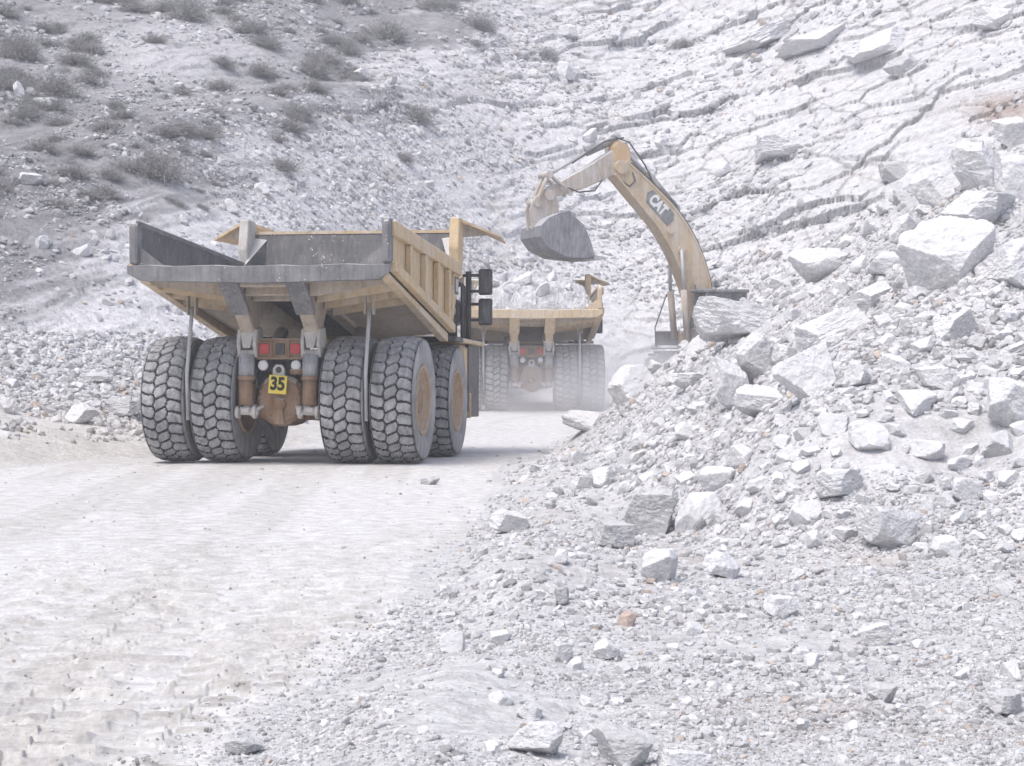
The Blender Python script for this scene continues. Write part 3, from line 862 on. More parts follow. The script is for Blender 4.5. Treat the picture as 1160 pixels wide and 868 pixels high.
def link(me, name, parent, loc=(0, 0, 0), rot=(0, 0, 0)):
    o = bpy.data.objects.new(name, me); COL.objects.link(o); o.parent = parent; o.location = loc; o.rotation_euler = rot
    return o

def text_mesh(name, body, size, mat, parent, matrix, depth=.006, bold=.0, sx=1.0):
    cu = bpy.data.curves.new(name, 'FONT'); cu.body = body; cu.size = size; cu.extrude = depth; cu.offset = bold
    cu.align_x = 'CENTER'; cu.align_y = 'CENTER'; cu.space_character = 1.0
    tmp = bpy.data.objects.new(name + '_curve', cu); COL.objects.link(tmp)
    dg = bpy.context.evaluated_depsgraph_get()
    me = bpy.data.meshes.new_from_object(tmp.evaluated_get(dg))
    bpy.data.objects.remove(tmp); bpy.data.curves.remove(cu)
    me.transform(Matrix.Diagonal((sx, 1, 1, 1)))
    me.transform(matrix)
    me.materials.clear(); me.materials.append(mat)
    o = bpy.data.objects.new(name, me); COL.objects.link(o); o.parent = parent
    return o

# ------------------------------------------------------------------ tyre with block tread (axis X, centred)
TR, TW = 1.10, .765
def tyre_mesh():
    pitch = 33; na = pitch * 14; ns = 50
    s = np.linspace(-1, 1, ns)
    th = np.arange(na) / na * 2 * math.pi
    Sg, Tg = np.meshgrid(s, th)
    # tread block pattern: a centre row of hexagonal lugs between two rows of shoulder lugs
    U = Tg / (2 * math.pi) * pitch
    best = np.full(Sg.shape, 9.); sec = np.full(Sg.shape, 9.)
    skew = .38 * Sg
    for (s0, o0) in ((0, 0.), (-.60, .5), (.60, .5), (-1.35, .5), (1.35, .5)):
        for k in (-1, 0, 1):
            uu = U + (.30 * np.sin(Sg * 3.0)) 
            du = (uu - o0) - np.round(uu - o0) + k
            d = np.sqrt((du * .205) ** 2 + ((Sg - s0) * .40) ** 2)
            sec = np.where(d < best, best, np.minimum(sec, d)); best = np.minimum(best, d)
    g = sstep(.040, .014, sec - best + .012 * fbm(U * 5, Sg * 8, 2, 403))          # 1 in grooves
    outer = np.abs(Sg) > .93
    g = np.where(outer, g * .8, g)
    rad = TR - .05 * np.abs(Sg) ** 5 - .012 * Sg ** 2 - .050 * g - .016 * fbm(U * 1.3, Sg * 3, 3, 401) - .012 * sstep(.2, .6, fbm(U * 4.1, Sg * 9, 2, 402))
    xw = Sg * TW * .475
    co = np.stack([xw, np.cos(Tg) * rad, np.sin(Tg) * rad], -1).reshape(-1, 3)
    vid = np.arange(na * ns).reshape(na, ns)
    nx = np.roll(vid, -1, axis=0)
    f = np.stack([vid[:, :-1], vid[:, 1:], nx[:, 1:], nx[:, :-1]], -1).reshape(-1, 4)
    gm = ((g[:, :-1] + g[:, 1:]) * .5 > .55).reshape(-1).astype(np.int32)
    # sidewalls
    prof = [(.475, 1.045), (.492, .99), (.503, .90), (.500, .80), (.478, .70), (.455, .66), (.430, .615), (.405, .56)]
    C = [co]; F = [f]; MI = [gm]; base = len(co)
    for sd in (1, -1):
        edge = vid[:, -1] if sd > 0 else vid[:, 0]
        prev = edge
        for (a, r) in prof:
            ring = np.stack([np.full(na, sd * a * TW), np.cos(th) * r, np.sin(th) * r], -1)
            C.append(ring); ids = base + np.arange(na); base += na
            q = np.stack([prev, ids, np.roll(ids, -1), np.roll(prev, -1)], -1)
            if sd < 0: q = q[:, ::-1]
            F.append(q); MI.append(np.full(na, 2, np.int32)); prev = ids
    co = np.concatenate(C); f = np.concatenate(F); mi = np.concatenate(MI)
    me = bpy.data.meshes.new('tyre')
    me.vertices.add(len(co)); me.vertices.foreach_set('co', co.astype(np.float32).ravel())
    me.loops.add(len(f) * 4); me.loops.foreach_set('vertex_index', f.astype(np.int32).ravel())
    me.polygons.add(len(f)); me.polygons.foreach_set('loop_start', (np.arange(len(f)) * 4).astype(np.int32))
    me.polygons.foreach_set('loop_total', np.full(len(f), 4, np.int32))
    me.polygons.foreach_set('material_index', mi); me.polygons.foreach_set('use_smooth', mi == 2)
    me.update(calc_edges=True)
    for m in ('rubber', 'groove', 'sidewall'): me.materials.append(M[m])
    return me
TYRE = tyre_mesh()

def rim_mesh(flip):
    b = MB(); s = -1 if flip else 1
    b.lathe([(s * .30, .60), (s * .355, .605), (s * .37, .585), (s * .36, .555), (s * .33, .54), (s * .30, .535), (s * .28, .50), (s * .06, .47), (s * .00, .42), (s * .00, .30), (s * .10, .27), (s * .14, .20), (s * .14, .0)], n=48, cap0=False)
    b.lathe([(-s * .34, .565), (-s * .33, .50), (-s * .05, .46), (-s * .02, .0)], n=48, cap0=False)
    for k in range(20):
        t = 6.2832 * k / 20
        b.tube([(s * .0, .35 * math.cos(t), .35 * math.sin(t)), (s * .04, .35 * math.cos(t), .35 * math.sin(t))], .018, 6)
    me = bpy.data.meshes.new('rim'); b.bm.to_mesh(me); b.bm.free(); me.materials.append(M['rim'])
    return me
RIM = {1: rim_mesh(False), -1: rim_mesh(True)}

def wheel(parent, x, y, side, spin):
    t = link(TYRE, 'wheel', parent, (x, y, TR - .02), (spin, 0, 0))
    link(RIM[side], 'rim', t)
    return t

# ------------------------------------------------------------------ rigid haul truck: x right, y forward, origin on the ground under the rear axle
def haul_truck(name, label, loc, rot, near):
    root = empty(name, loc, rot); tag(root, label, 'haul truck', 'haul trucks on the quarry road')
    tan, side = (M['tan'], M['tan_side'])
    for (x, sd) in ((-2.0, -1), (-1.13, 1), (1.13, -1), (2.0, 1)): wheel(root, x, 0, sd, random.uniform(0, 6.28))
    for (x, sd) in ((-1.83, -1), (1.83, 1)): wheel(root, x, 4.2, sd, random.uniform(0, 6.28))
    HW = 2.16
    def frame_x(u, v, w): return (w, u, v)
    zt = lambda y: 3.27 - .150 * (y + 2.0) if y > -2 else 3.27
    # floor of the bed: shallow V plate
    b = MB()
    ys = [-2.0, -1.0, 0, 1.5, 3.4]
    for y0, y1 in zip(ys, ys[1:]):
        b.hull([(sx * HW * .985, y, zt(y) + dz) for sx in (-1, 1) for y in (y0, y1) for dz in (-.06, -.0)] + [(0, y, zt(y) - .10 + dz) for y in (y0, y1) for dz in (-.05, .0)])
    bed = b.build('bed', M['steel'] if near else M['under'], root)
    # skin under the floor
    b = MB()
    for y0, y1 in zip(ys[:-1], ys[1:]):
        for sx in (-1, 1):
            P = []
            for y in (y0 + (.16 if y0 == -2 else 0), y1):
                P += [(sx * (HW - .06), y, zt(y) - .075), (sx * .42, y, zt(y) - .17), (sx * (HW - .06), y, zt(y) - .10), (sx * .42, y, zt(y) - .21)]
            b.hull(P)
    b.build('underside', M['under'], root)
    # side walls with frame, stiffeners
    ztop = lambda y: 4.0 - (y + 2.0) * .040
    for sx in (-1, 1):
        b = MB()
        yf_ = 4.15
        poly = [(-2.0, 3.22), (-1.98, ztop(-2)), (yf_, ztop(yf_)), (4.05, 3.40), (3.35, 2.42)]
        b.prism(poly, sx * (HW - .07), sx * (HW - .02))
        b.mi = 1
        b.prism([(-1.95, 3.15), (3.3, 2.36), (3.3, 2.20), (3.0, 2.24), (-1.6, 3.02)], sx * (HW - .16), sx * (HW + .0), bev=.01)
        w = b.build('side_wall', [M['steel'] if near else M['under'], tan], root)
        b = MB()
        # outer skin of the side wall (clean paint) and its frame
        b.prism([(-1.90, 3.20), (-1.90, ztop(-2) - .03), (yf_ - .02, ztop(yf_) - .03), (4.03, 3.42), (3.33, 2.44)], sx * (HW - .017), sx * (HW - .002))
        b.prism([(-1.9, ztop(-1.9) - .24), (-1.9, ztop(-1.9)), (yf_, ztop(yf_)), (yf_, ztop(yf_) - .24)], sx * (HW - .0), sx * (HW + .11), bev=.015)
        b.prism([(-1.9, 3.17), (-1.9, 3.34), (3.4, 2.54), (3.4, 2.37)], sx * (HW - .0), sx * (HW + .13), bev=.015)
        for yy in (-.55, .75, 1.9, 3.0):
            zb = 3.3 - (yy + 1.9) * .151
            b.prism([(yy - .10, zb + .01), (yy - .10, ztop(yy) - .245), (yy + .10, ztop(yy) - .245), (yy + .10, zb - .02)], sx * (HW - .0), sx * (HW + .10), bev=.012)
        b.prism([(3.20, 2.62), (3.55, 3.3), (3.55, ztop(3.6) - .245), (4.12, ztop(4.1) - .245), (4.04, 3.42), (3.40, 2.52)], sx * (HW - .0), sx * (HW + .07), bev=.012)
        w = b.build('side_frame', side, root)
        # dark sight window near the front of the side
        b = MB(); b.box((sx * (HW + .075), 3.76, 3.30), (.02, .36, .34), bev=.01); b.mi = 1
        b.box((sx * (HW + .088), 3.74, 3.30), (.012, .24, .24), bev=.004)
        b.build('sight_opening', [M['darkframe'], M['castdust']], root)
        # rear end post of the side wall
        b = MB()
        b.prism([(-2.06, 3.30), (-2.08, ztop(-2) - .06), (-2.0, ztop(-2) + .05), (-1.78, ztop(-2) + .045), (-1.80, 3.30)], sx * (HW - .09), sx * (HW + .045), bev=.03)
        b.prism([(-2.0, ztop(-2) + .04), (yf_ - .1, ztop(yf_) + .045), (yf_ - .1, ztop(yf_) - .05), (-2.0, ztop(-2) - .06)], sx * (HW - .10), sx * (HW + .012), bev=.02)
        b.hull([(sx * (HW - .07), -1.95, 3.28), (sx * (HW - .07), -1.95, 3.62), (sx * (HW - .52), -1.95, 3.28), (sx * (HW - .07), -1.85, 3.28), (sx * (HW - .07), -1.85, 3.60), (sx * (HW - .50), -1.85, 3.28)])
        b.build('end_post', M['beam'] if near else tan, root)
    # tail beam
    b = MB()
    nseg = 12; top = []
    for k in range(nseg):
        x0 = -HW - .05 + (2 * HW + .1) * k / nseg; x1 = -HW - .05 + (2 * HW + .1) * (k + 1) / nseg
        d0 = .012 * math.sin(k * 2.1); d1 = .012 * math.sin((k + 1) * 2.1)
        vv = lambda x: -.05 * (1 - abs(x) / HW)
        l0 = x0 + (.20 if k == 0 else 0); l1 = x1 - (.20 if k == nseg - 1 else 0)
        b.hull([(l0, -2.12, 3.03 + vv(x0)), (l1, -2.12, 3.03 + vv(x1)), (x0, -2.12, 3.14), (x1, -2.12, 3.14), (x0, -2.13, 3.27 + d0 + vv(x0) * .4), (x1, -2.13, 3.27 + d1 + vv(x1) * .4),
                (l0, -1.86, 3.03 + vv(x0)), (l1, -1.86, 3.03 + vv(x1)), (x0, -1.9, 3.295 + d0 + vv(x0) * .4), (x1, -1.9, 3.295 + d1 + vv(x1) * .4)])
    b.build('tail_beam', M['beam'] if near else tan, root)
    # ribs across the underside
    for yy in (-1.45, -.95, -.42, .15):
        for sx in (-1, 1):
            b = MB(); zz = zt(yy)
            P = []
            for dy in (-.055, .055):
                P += [(sx * (HW - .12), yy + dy, zz - .10), (sx * .72, yy + dy, zz - .18), (sx * (HW - .12), yy + dy, zz - .20), (sx * .72, yy + dy, zz - .40)]
            b.hull(P).build('rib', tan if yy > -1 else M['under'], root)
    b = MB()
    for yy in (-1.35, -.9):
        b.box((0, yy, zt(yy) - .26), (.85, .10, .20), bev=.02)
    b.box((0, -1.62, zt(-1.6) - .20), (.86, .30, .14), bev=.02)
    b.build('cross_member', M['under'], root)
    # hinge rails: curved beams from the tail down to the pivots
    for sx in (-1, 1):
        b = MB()
        prof = [(-1.88, 3.10), (-1.88, 3.0), (-1.55, 2.80), (-1.15, 2.52), (-.86, 2.30), (-.74, 2.14), (-.48, 2.14), (-.40, 2.40), (-.2, 2.62), (.6, 2.62), (3.2, 2.22), (3.2, 2.42), (.6, 2.80), (-1.0, 3.04)]
        b.prism(prof, sx * .44, sx * .69, bev=.02)
        b.mi = 1
        b.prism([(-1.86, 3.09), (-1.9, 2.99), (-1.57, 2.78), (-1.17, 2.49), (-1.10, 2.56), (-1.4, 2.80)], sx * .40, sx * .73, bev=.012)
        b.build('hinge_rail', [M['under'] if near else tan, M['beam'] if near else tan], root)
        # pivot bracket
        b = MB()
        for xx in (.42, .70):
            b.prism([(-.78, 2.28), (-.86, 2.06), (-.78, 1.80), (-.48, 1.76), (-.34, 2.06), (-.46, 2.32)], sx * (xx - .03), sx * (xx + .03), bev=.012)
        b.lathe([(sx * .36, .085), (sx * .76, .085)], 'X', (0, -.62, 2.04), 16)
        b.box((sx * .56, -.70, 1.86), (.30, .2, .13), bev=.03)
        b.hull([(sx * .44, -.80, 2.22), (sx * .68, -.80, 2.22), (sx * .50, -.84, 1.95), (sx * .62, -.84, 1.95), (sx * .5, -.6, 2.2), (sx * .62, -.6, 2.2)])
        b.build('pivot_bracket', M['castdust'], root)
        # suspension cylinder
        b = MB()
        b.tube([(sx * .56, -.80, 1.84), (sx * .56, -.82, 1.44)], .135, 16)
        b.mi = 1
        b.tube([(sx * .56, -.82, 1.44), (sx * .56, -.84, .98)], .125, 16)
        b.lathe([(1.40, .145), (1.45, .15), (1.48, .145)], 'Z', (sx * .56, -.82, 0), 16)
        b.mi = 2
        b.box((sx * .56, -.82, .90), (.22, .18, .16), bev=.05)
        for xx in (.40, .70): b.lathe([(sx * (xx - .03), .11), (sx * (xx + .03), .11)], 'X', (0, -.84, .86), 16)
        b.lathe([(sx * .34, .05), (sx * .76, .05)], 'X', (0, -.84, .86), 12); b.box((sx * .56, -.5, .92), (.30, .6, .16), bev=.04)
        b.tube([(sx * .44, -.93, .82), (sx * .34, -.80, .92), (sx * .26, -.6, 1.0)], .035, 8)
        b.build('suspension_cylinder', [M['bellows'], M['axle'], M['castdust']], root)
        # rock ejector bar between the dual tyres
        b = MB()
        b.tube([(sx * 1.56, -.72, 2.66), (sx * 1.56, -.80, 2.3), (sx * 1.56, -.98, 1.5), (sx * 1.56, -.92, .72)], .034, 8)
        b.mi = 1
        b.box((sx * 1.49, -.72, 2.72), (.03, .14, .40)); b.box((sx * 1.63, -.72, 2.72), (.03, .14, .40)); b.lathe([(sx * 1.46, .03), (sx * 1.66, .03)], 'X', (0, -.72, 2.62), 10)
        b.build('rock_ejector', [M['rod'], M['under']], root)
    # frame rails, rear cross member with lamps
    b = MB()
    for sx in (-1, 1): b.box((sx * .56, 2.6, 1.72), (.22, 6.2, .44), bev=.03)
    b.box((0, .9, 1.70), (1.0, .35, .40)); b.box((0, 3.0, 1.6), (1.0, .4, .4)); b.box((0, -.35, 1.62), (1.0, .12, .5))
    b.box((0, 5.2, 1.5), (1.9, .9, .9), bev=.05)
    b.build('chassis', M['darkframe'], root)
    b = MB(); b.box((0, -.62, 1.94), (.84, .16, .36), bev=.02); b.mi = 1
    b.box((-.1+.1, -.712, 1.94), (.16, .02, .19), bev=.004); b.mi = 0
    for xx in (-.155, .155): b.box((xx, -.715, 1.94), (.03, .05, .34), bev=.006)
    for zz in (1.775, 2.105): b.box((0, -.715, zz), (.80, .05, .03), bev=.006)
    bx = b.build('lamp_bar', [M['axle'], M['black']], root)
    for sx in (-1, 1):
        b = MB(); b.box((sx * .275, -.725, 1.945), (.17, .03, .17), bev=.02); b.mi = 1
        b.box((sx * .275, -.712, 1.945), (.22, .015, .22), bev=.004)
        b.build('tail_light', [M['redlamp'], M['axle']], root)
        b = MB(); b.lathe([(-.78, .0), (-.775, .05), (-.765, .075), (-.755, .088), (-.70, .088), (-.62, .06)], 'Y', (sx * .29, 0, 1.66), 20)
        b.box((sx * .29, -.62, 1.70), (.05, .1, .14))
        b.build('reversing_light', M['lens'], root)
    # axle: banjo housing and tubes
    b = MB()
    b.lathe([(-2.3, .22), (-.75, .30), (-.50, .36), (.50, .36), (.75, .30), (2.3, .22)], 'X', (0, 0, 1.08), 28)
    b.prism([(-.41, 1.16), (-.34, 1.38), (-.15, 1.50), (.15, 1.50), (.34, 1.38), (.41, 1.16), (.44, .88), (.26, .72), (.09, .62), (-.09, .62), (-.26, .72), (-.44, .88)], -.72, .30, frame=lambda u, v, w: (u, w, v), bev=.07)
    b.lathe([(-.80, .0), (-.80, .09), (-.74, .12), (-.70, .12)], 'Y', (0, 0, 1.0), 18)
    b.hull([(x, y, z) for x, z in ((-.06, .95), (.06, .95), (-.09, .66), (.09, .66)) for y in (-.775, -.70)])
    b.tube([(.20, -.74, 1.55), (.46, -.76, 1.55)], .05, 10)
    for k in range(18):
        t = 6.2832 * k / 18; xx = .35 * math.cos(t); zz = 1.10 + .34 * math.sin(t)
        if abs(xx) > .20 or zz < 1.0: b.tube([(xx, -.70, zz), (xx, -.745, zz)], .022, 6)
    for sx in (-1, 1): b.hull([(sx * x, y, z) for x, z in ((.44, 1.36), (.62, 1.3), (.62, .92), (.5, .84)) for y in (-.62, -.40)])
    b.build('axle_housing', M['axle'], root)
    b = MB()
    for sx in (-1, 1):
        b.tube([(sx * .36, -.66, 1.74), (sx * .44, -.72, 1.5), (sx * .40, -.70, 1.28), (sx * .30, -.60, 1.30), (sx * .2, -.5, 1.6)], .022, 7)
        b.tube([(sx * .22, -.60, 1.72), (sx * .16, -.66, 1.56), (sx * .05, -.60, 1.60), (0, -.45, 1.7)], .018, 7)
        b.tube([(sx * .70, -.7, 1.3), (sx * .74, -.74, 1.05), (sx * .6, -.9, .96)], .020, 7)
    b.build('hose', M['black'], root)
    b = MB()
    b.hull([(x, y, z) for x, z in ((-.10, 1.44), (.10, 1.44), (.10, 1.60), (.05, 1.67), (-.05, 1.67), (-.10, 1.60)) for y in (-.80, -.72)])
    b.mi = 1; b.lathe([(-.815, .03), (-.80, .055), (-.79, .055)], 'Y', (0, 0, 1.58), 14)
    b.build('tow_eye', [M['castdust'], M['black']], root)
    if near:
        b = MB(); b.box((0, -.845, 1.33), (.315, .02, .315), rot=(0, R(4), 0), bev=.01)
        pl = b.build('number_plate', M['plate'], root)
        b = MB()
        for (cx, cz, w, h) in ((0, .15, .315, .025), (0, -.15, .315, .025), (-.148, 0, .02, .3), (.148, 0, .02, .3)):
            b.box((cx, -.857, 1.33 + cz), (w, .008, h), rot=(0, 0, 0), bev=.003)
        mt = Matrix.Translation((0, -.858, 1.335)) @ Matrix.Rotation(R(4), 4, 'Y') @ Matrix.Rotation(R(90), 4, 'X')
        b.bm.free()
        text_mesh('number', '35', .30, M['ink'], pl, mt, bold=.012, sx=.86)
    # headboard and canopy
    b = MB()
    b.prism([(3.35, 2.46), (3.35, 2.36), (4.30, 2.52), (4.72, 4.38), (4.62, 4.42), (4.2, 2.75)], -HW + .07, HW - .07, bev=.01)
    b.build('headboard', M['steel'] if near else M['under'], root)
    b = MB()
    for zz in (3.25, 3.95): b.box((0, 4.28 + (zz - 2.75) * .25, zz + .0), (2 * HW - .5, .03, .03), rot=(R(-14), 0, 0), bev=.006)
    for sx in (-1, 1): b.hull([(sx * (HW - .1), y, z) for y, z in ((3.6, 2.5), (4.2, 2.75), (4.62, 4.35))] + [(sx * (HW - .38), y, z) for y, z in ((4.19, 2.7), (4.6, 4.30))] + [(sx * (HW - .1), 3.9, 3.7)])
    b.build('headboard_bracing', M['steel'] if near else M['under'], root)
    b = MB()
    b.hull([(sx * HW, y, z) for sx in (-1, 1) for y, z in ((4.60, 4.40), (4.60, 4.46), (6.6, 4.52), (6.6, 4.58))])
    b.build('canopy', M['tan'], root)
    for sx in (-1, 1):
        b = MB()
        b.hull([(sx * (HW + .02), 4.30, 4.66), (sx * (HW + .02), 4.30, 4.60), (sx * (HW + .78), 4.75, 4.34), (sx * (HW + .78), 4.75, 4.30), (sx * (HW + .02), 6.5, 4.66), (sx * (HW + .02), 6.5, 4.60), (sx * (HW + .62), 6.4, 4.36), (sx * (HW + .62), 6.4, 4.32)])
        b.mi = 1
        b.hull([(sx * (HW + .03), 4.5, 4.58), (sx * (HW + .03), 4.5, 4.30), (sx * (HW + .55), 4.75, 4.36), (sx * (HW + .03), 4.56, 4.58), (sx * (HW + .03), 4.56, 4.30), (sx * (HW + .55), 4.81, 4.36)])
        b.build('spill_wing', [M['tan_side'], M['under']], root)
        b = MB()
        b.prism([(4.10, 3.55), (4.10, ztop(4.1) - .02), (4.02, 4.05), (4.14, 4.66), (4.62, 4.66), (4.56, 3.8), (4.3, 3.5)], sx * (HW - .13), sx * (HW + .06), bev=.02)
        b.build('corner_post', M['castdust'] if sx < 0 else M['tan_side'], root)
    # front of the truck
    b = MB()
    b.box((0.05, 5.5, 2.26), (4.5, 2.5, .08), bev=.02)
    for sx in (-1, 1): b.box((sx * 1.8, 5.5, 1.75), (.75, 1.3, .9), bev=.08)
    b.box((0, 6.75, 1.35), (4.1, .35, .75), bev=.05)
    b.build('front_deck', M['tan_side'], root)
    for sx in (-1, 1):
        b = MB()
        b.prism([(3.55, 2.31), (3.45, 2.22), (5.6, 2.22), (5.6, 2.31)], sx * 1.42, sx * 2.28, bev=.01)
        b.prism([(5.35, 2.2), (5.35, .9), (5.5, .75), (6.6, .75), (6.6, 2.2)], sx * 2.12, sx * 2.2, bev=.01)
        b.build('fender', M['black'], root)
        b = MB(); b.box((sx * 2.17, 5.42, .98), (.14, .07, .5)); b.build('bumper_edge', M['tan_side'], root)
    b = MB(); b.box((.25, 6.05, 2.75), (1.6, 1.2, 1.0), bev=.08); b.build('engine_hood', M['tan_side'], root)
    b = MB(); b.box((.25, 6.67, 2.2), (1.5, .08, 1.5), bev=.02)
    for k in range(9): b.box((.25, 6.72, 1.6 + k * .15), (1.4, .05, .05), bev=.01)
    b.build('grille', M['black'], root)
    b = MB()
    b.box((-1.15, 5.75, 2.75), (1.5, 1.5, .9), bev=.05); b.box((-1.15, 5.75, 4.0), (1.55, 1.6, .14), bev=.05)
    for xx in (-1.86, -.44):
        for yy in (5.06, 6.44): b.box((xx, yy, 3.57), (.09, .09, .75))
    cabo = b.build('cab', M['tan_side'], root)
    b = MB(); b.box((-1.15, 5.75, 3.57), (1.42, 1.38, .74), bev=.02); b.build('cab_glass', M['glass'], cabo)
    # air cleaner, ladder rails and mirrors on the right front
    b = MB()
    b.lathe([(4.75, .0), (4.75, .12), (4.78, .13), (4.80, .17), (4.80, .25), (4.86, .28), (5.5, .28), (5.55, .22)], 'Y', (1.86, 0, 2.86), 28)
    b.mi = 1; b.lathe([(4.765, .15), (4.745, .165), (4.765, .18)], 'Y', (1.86, 0, 2.86), 24)
    b.build('air_cleaner', [M['black'], M['rod']], root)
    b = MB(); b.lathe([(4.85, .0), (4.85, .15), (4.9, .17), (5.3, .17)], 'Y', (1.80, 0, 2.44), 20); b.build('air_tank', M['black'], root)
    b = MB()
    b.tube([(2.20, 5.3, 2.28), (2.20, 5.3, 3.68)], .06, 10)
    for zz in (2.70, 3.02, 3.28, 3.60): b.tube([(2.08, 5.3, zz), (2.48, 5.25, zz)], .03, 8)
    b.build('mirror_post', M['black'], root)
    for (zz, h) in ((3.46, .52), (2.86, .54)):
        b = MB(); b.box((2.56, 5.22, zz), (.29, .10, h), rot=(0, 0, R(-14)), bev=.04); b.mi = 1
        b.box((2.545, 5.162, zz), (.23, .012, h - .08), rot=(0, 0, R(-14)), bev=.004)
        b.build('mirror', [M['black'], M['glass']], root)
    b = MB()
    for yy in (4.85, 5.1):
        b.tube([(1.98, yy, 2.3), (1.96, yy, 3.20), (2.0, yy, 3.36), (2.1, yy, 3.42), (2.15, yy, 3.36), (2.15, yy, 2.3)], .032, 8)
    b.tube([(1.97, 4.85, 3.0), (1.97, 5.1, 3.0)], .022, 8); b.tube([(2.15, 4.85, 3.0), (2.15, 5.1, 3.0)], .022, 8)
    b.build('handrail', M['black'], root)
    b = MB()
    b.lathe([(1.3, .38), (1.32, .42), (2.5, .42), (2.52, .38)], 'Y', (1.35, 0, 1.25), 24)
    b.build('tank', M['tan_side'], root)
    for sx in (-1, 1):
        b = MB(); b.tube([(sx * .9, 1.2, 1.6), (sx * .75, 2.1, 2.35)], .12, 12); b.build('hoist_cylinder', M['darkframe'], root)
    return root

yaw1 = -math.atan2(.152, 1)
truck1 = haul_truck('haul_truck', 'grimy tan haul truck with an empty dark steel bed and yellow 35 plate',
                    (-3.86, 32.0, -.01), (R(-1.6), 0, yaw1), True)
truck2 = haul_truck('haul_truck', 'dust-veiled tan haul truck heaped with broken rock, waiting beneath the excavator bucket',
                    (.62, 60.3, -.01), (0, 0, R(1.0)), False)

# ------------------------------------------------------------------ load of broken rock in the far truck
T2 = truck2.matrix_world if False else Matrix.Translation((.62, 60.3, -.01)) @ Matrix.Rotation(R(1.0), 4, 'Z')
def load_heap():
    nx, ny = 90, 110
    X = np.linspace(-1.98, 1.98, nx); Y = np.linspace(-1.85, 4.15, ny)
    gx_, gy_ = np.meshgrid(X, Y, indexing='ij')
    h = 3.34 + 1.0 * np.clip(1 - (gx_ / 2.3) ** 4, 0, 1) * np.clip(1 - np.abs((gy_ - 1.4) / 3.5) ** 3.2, 0, 1)
    h = h + .28 * np.exp(-((gx_ + .5) / .9) ** 2 - ((gy_ - .9) / 1.5) ** 2) 
    F1, F2, cx, cy, dx, dy = worley(gx_ / .42, gy_ / .42, 77)
    r1 = _hash(cx, cy, 5)
    h = h + .22 * (r1 - .5) + .25 * dx * (_hash(cx, cy, 6) - .5) + .25 * dy * (_hash(cx, cy, 7) - .5) - .10 * np.exp(-((F2 - F1) / .1) ** 2)
    F1, F2, cx, cy, dx, dy = worley(gx_ / .17, gy_ / .17, 78)
    h = h + .07 * (_hash(cx, cy, 5) - .5) - .04 * np.exp(-((F2 - F1) / .12) ** 2)
    edge = np.minimum(np.minimum(gx_ + 1.98, 1.98 - gx_), np.minimum(gy_ + 1.85, 4.15 - gy_))
    h = h - .18 * sstep(.35, 0, edge)
    base = 3.25 - .15 * (gy_ + 2) 
    top = np.stack([gx_, gy_, h], -1).reshape(-1, 3)
    v = np.arange(nx * ny).reshape(nx, ny)
    f = np.stack([v[:-1, :-1], v[1:, :-1], v[1:, 1:], v[:-1, 1:]], -1).reshape(-1, 4)
    # skirt down to the bed
    rim = np.concatenate([v[:, 0], v[-1, 1:], v[::-1, -1][1:], v[0, ::-1][1:-1]])
    low = top[rim].copy(); low[:, 2] = (3.25 - .15 * (low[:, 1] + 2)) 
    ids = len(top) + np.arange(len(rim))
    q = np.stack([np.roll(rim, -1), rim, ids, np.roll(ids, -1)], -1)
    co = np.concatenate([top, low])
    co = np.array([list(T2 @ Vector(c)) for c in co])
    tint = np.tile(np.array([.68, .68, .70]), (len(co), 1)) * (.85 + .25 * RNG.uniform(0, 1, (len(co), 1)))
    ob = mesh_np('rock_load', co, np.concatenate([f, q]), M['bank'], tint, smooth=False)
    tag(ob, 'heap of broken white rock filling the bed of the far haul truck', 'rubble', kind='stuff')
load_heap()
for (lx, ly, r, k, lab) in ((-.25, -.9, .50, 3, 'largest pale boulder lying on the heap in the loaded truck bed'), (.35, -1.5, .42, 9, 'flat white rock resting at the tail edge of the loaded truck bed'),
                         (1.2, -1.1, .22, 5, 'small rock at the right end of the loaded truck bed'), (-.75, -1.45, .26, 7, 'small rock left of the flat white rock at the tail of the loaded truck'),
                         (-1.2, -.8, .3, 2, 'grey rock at the left side of the load in the far truck'), (.75, .3, .36, 11, 'angular rock on top of the heap right of the largest pale boulder')):
    o = bpy.data.objects.new('rock', PROTO[k]); COL.objects.link(o)
    o.location = T2 @ Vector((lx, ly, 3.34 + .92 * max(0, 1 - abs((ly - 1.4) / 3.5) ** 3.2) + r * .35)); r *= .72; o.scale = (r, r * .9, r * .85); o.rotation_euler = (.2 * k, .1 * k, k)
    tag(o, lab, 'rock')

# ------------------------------------------------------------------ excavator: x forward, y left, z up
EXC_LOC = (7.75, 66.0, .90)
exc = empty('excavator', EXC_LOC, (0, 0, math.atan2(-.34, -.94)))
tag(exc, 'dusty tan tracked excavator raising its bucket over the loaded truck, half hidden by boulders', 'excavator')
for sy in (-1, 1):
    b = MB()
    pr = [(-2.2, .0), (2.2, .0), (2.5, .18), (2.6, .5), (2.45, .82), (2.1, 1.0), (-2.1, 1.0), (-2.45, .82), (-2.6, .5), (-2.5, .18)]
    b.prism(pr, sy * 1.05, sy * 1.65, frame=lambda u, v, w: (u, w, v), bev=.03)
    for k in range(22):
        x = -2.15 + k * .205
        b.box((x, sy * 1.35, 1.02), (.05, .6, .06), bev=.008); b.box((x, sy * 1.35, -.0), (.05, .6, .05), bev=.008)
    for k in range(5):
        t = -1.2 + k * .6
        b.box((2.55 - .12 * abs(t) ** 2, sy * 1.35, .5 + t * .36), (.07, .6, .05), rot=(0, -t * .7, 0), bev=.008)
    b.build('track', M['darkframe'], exc)
b = MB(); b.box((0, 0, .75), (2.2, 2.2, .5), bev=.08); b.lathe([(.95, .75), (1.18, .75)], 'Z', (0, 0, 0), 28); b.build('undercarriage', M['darkframe'], exc)
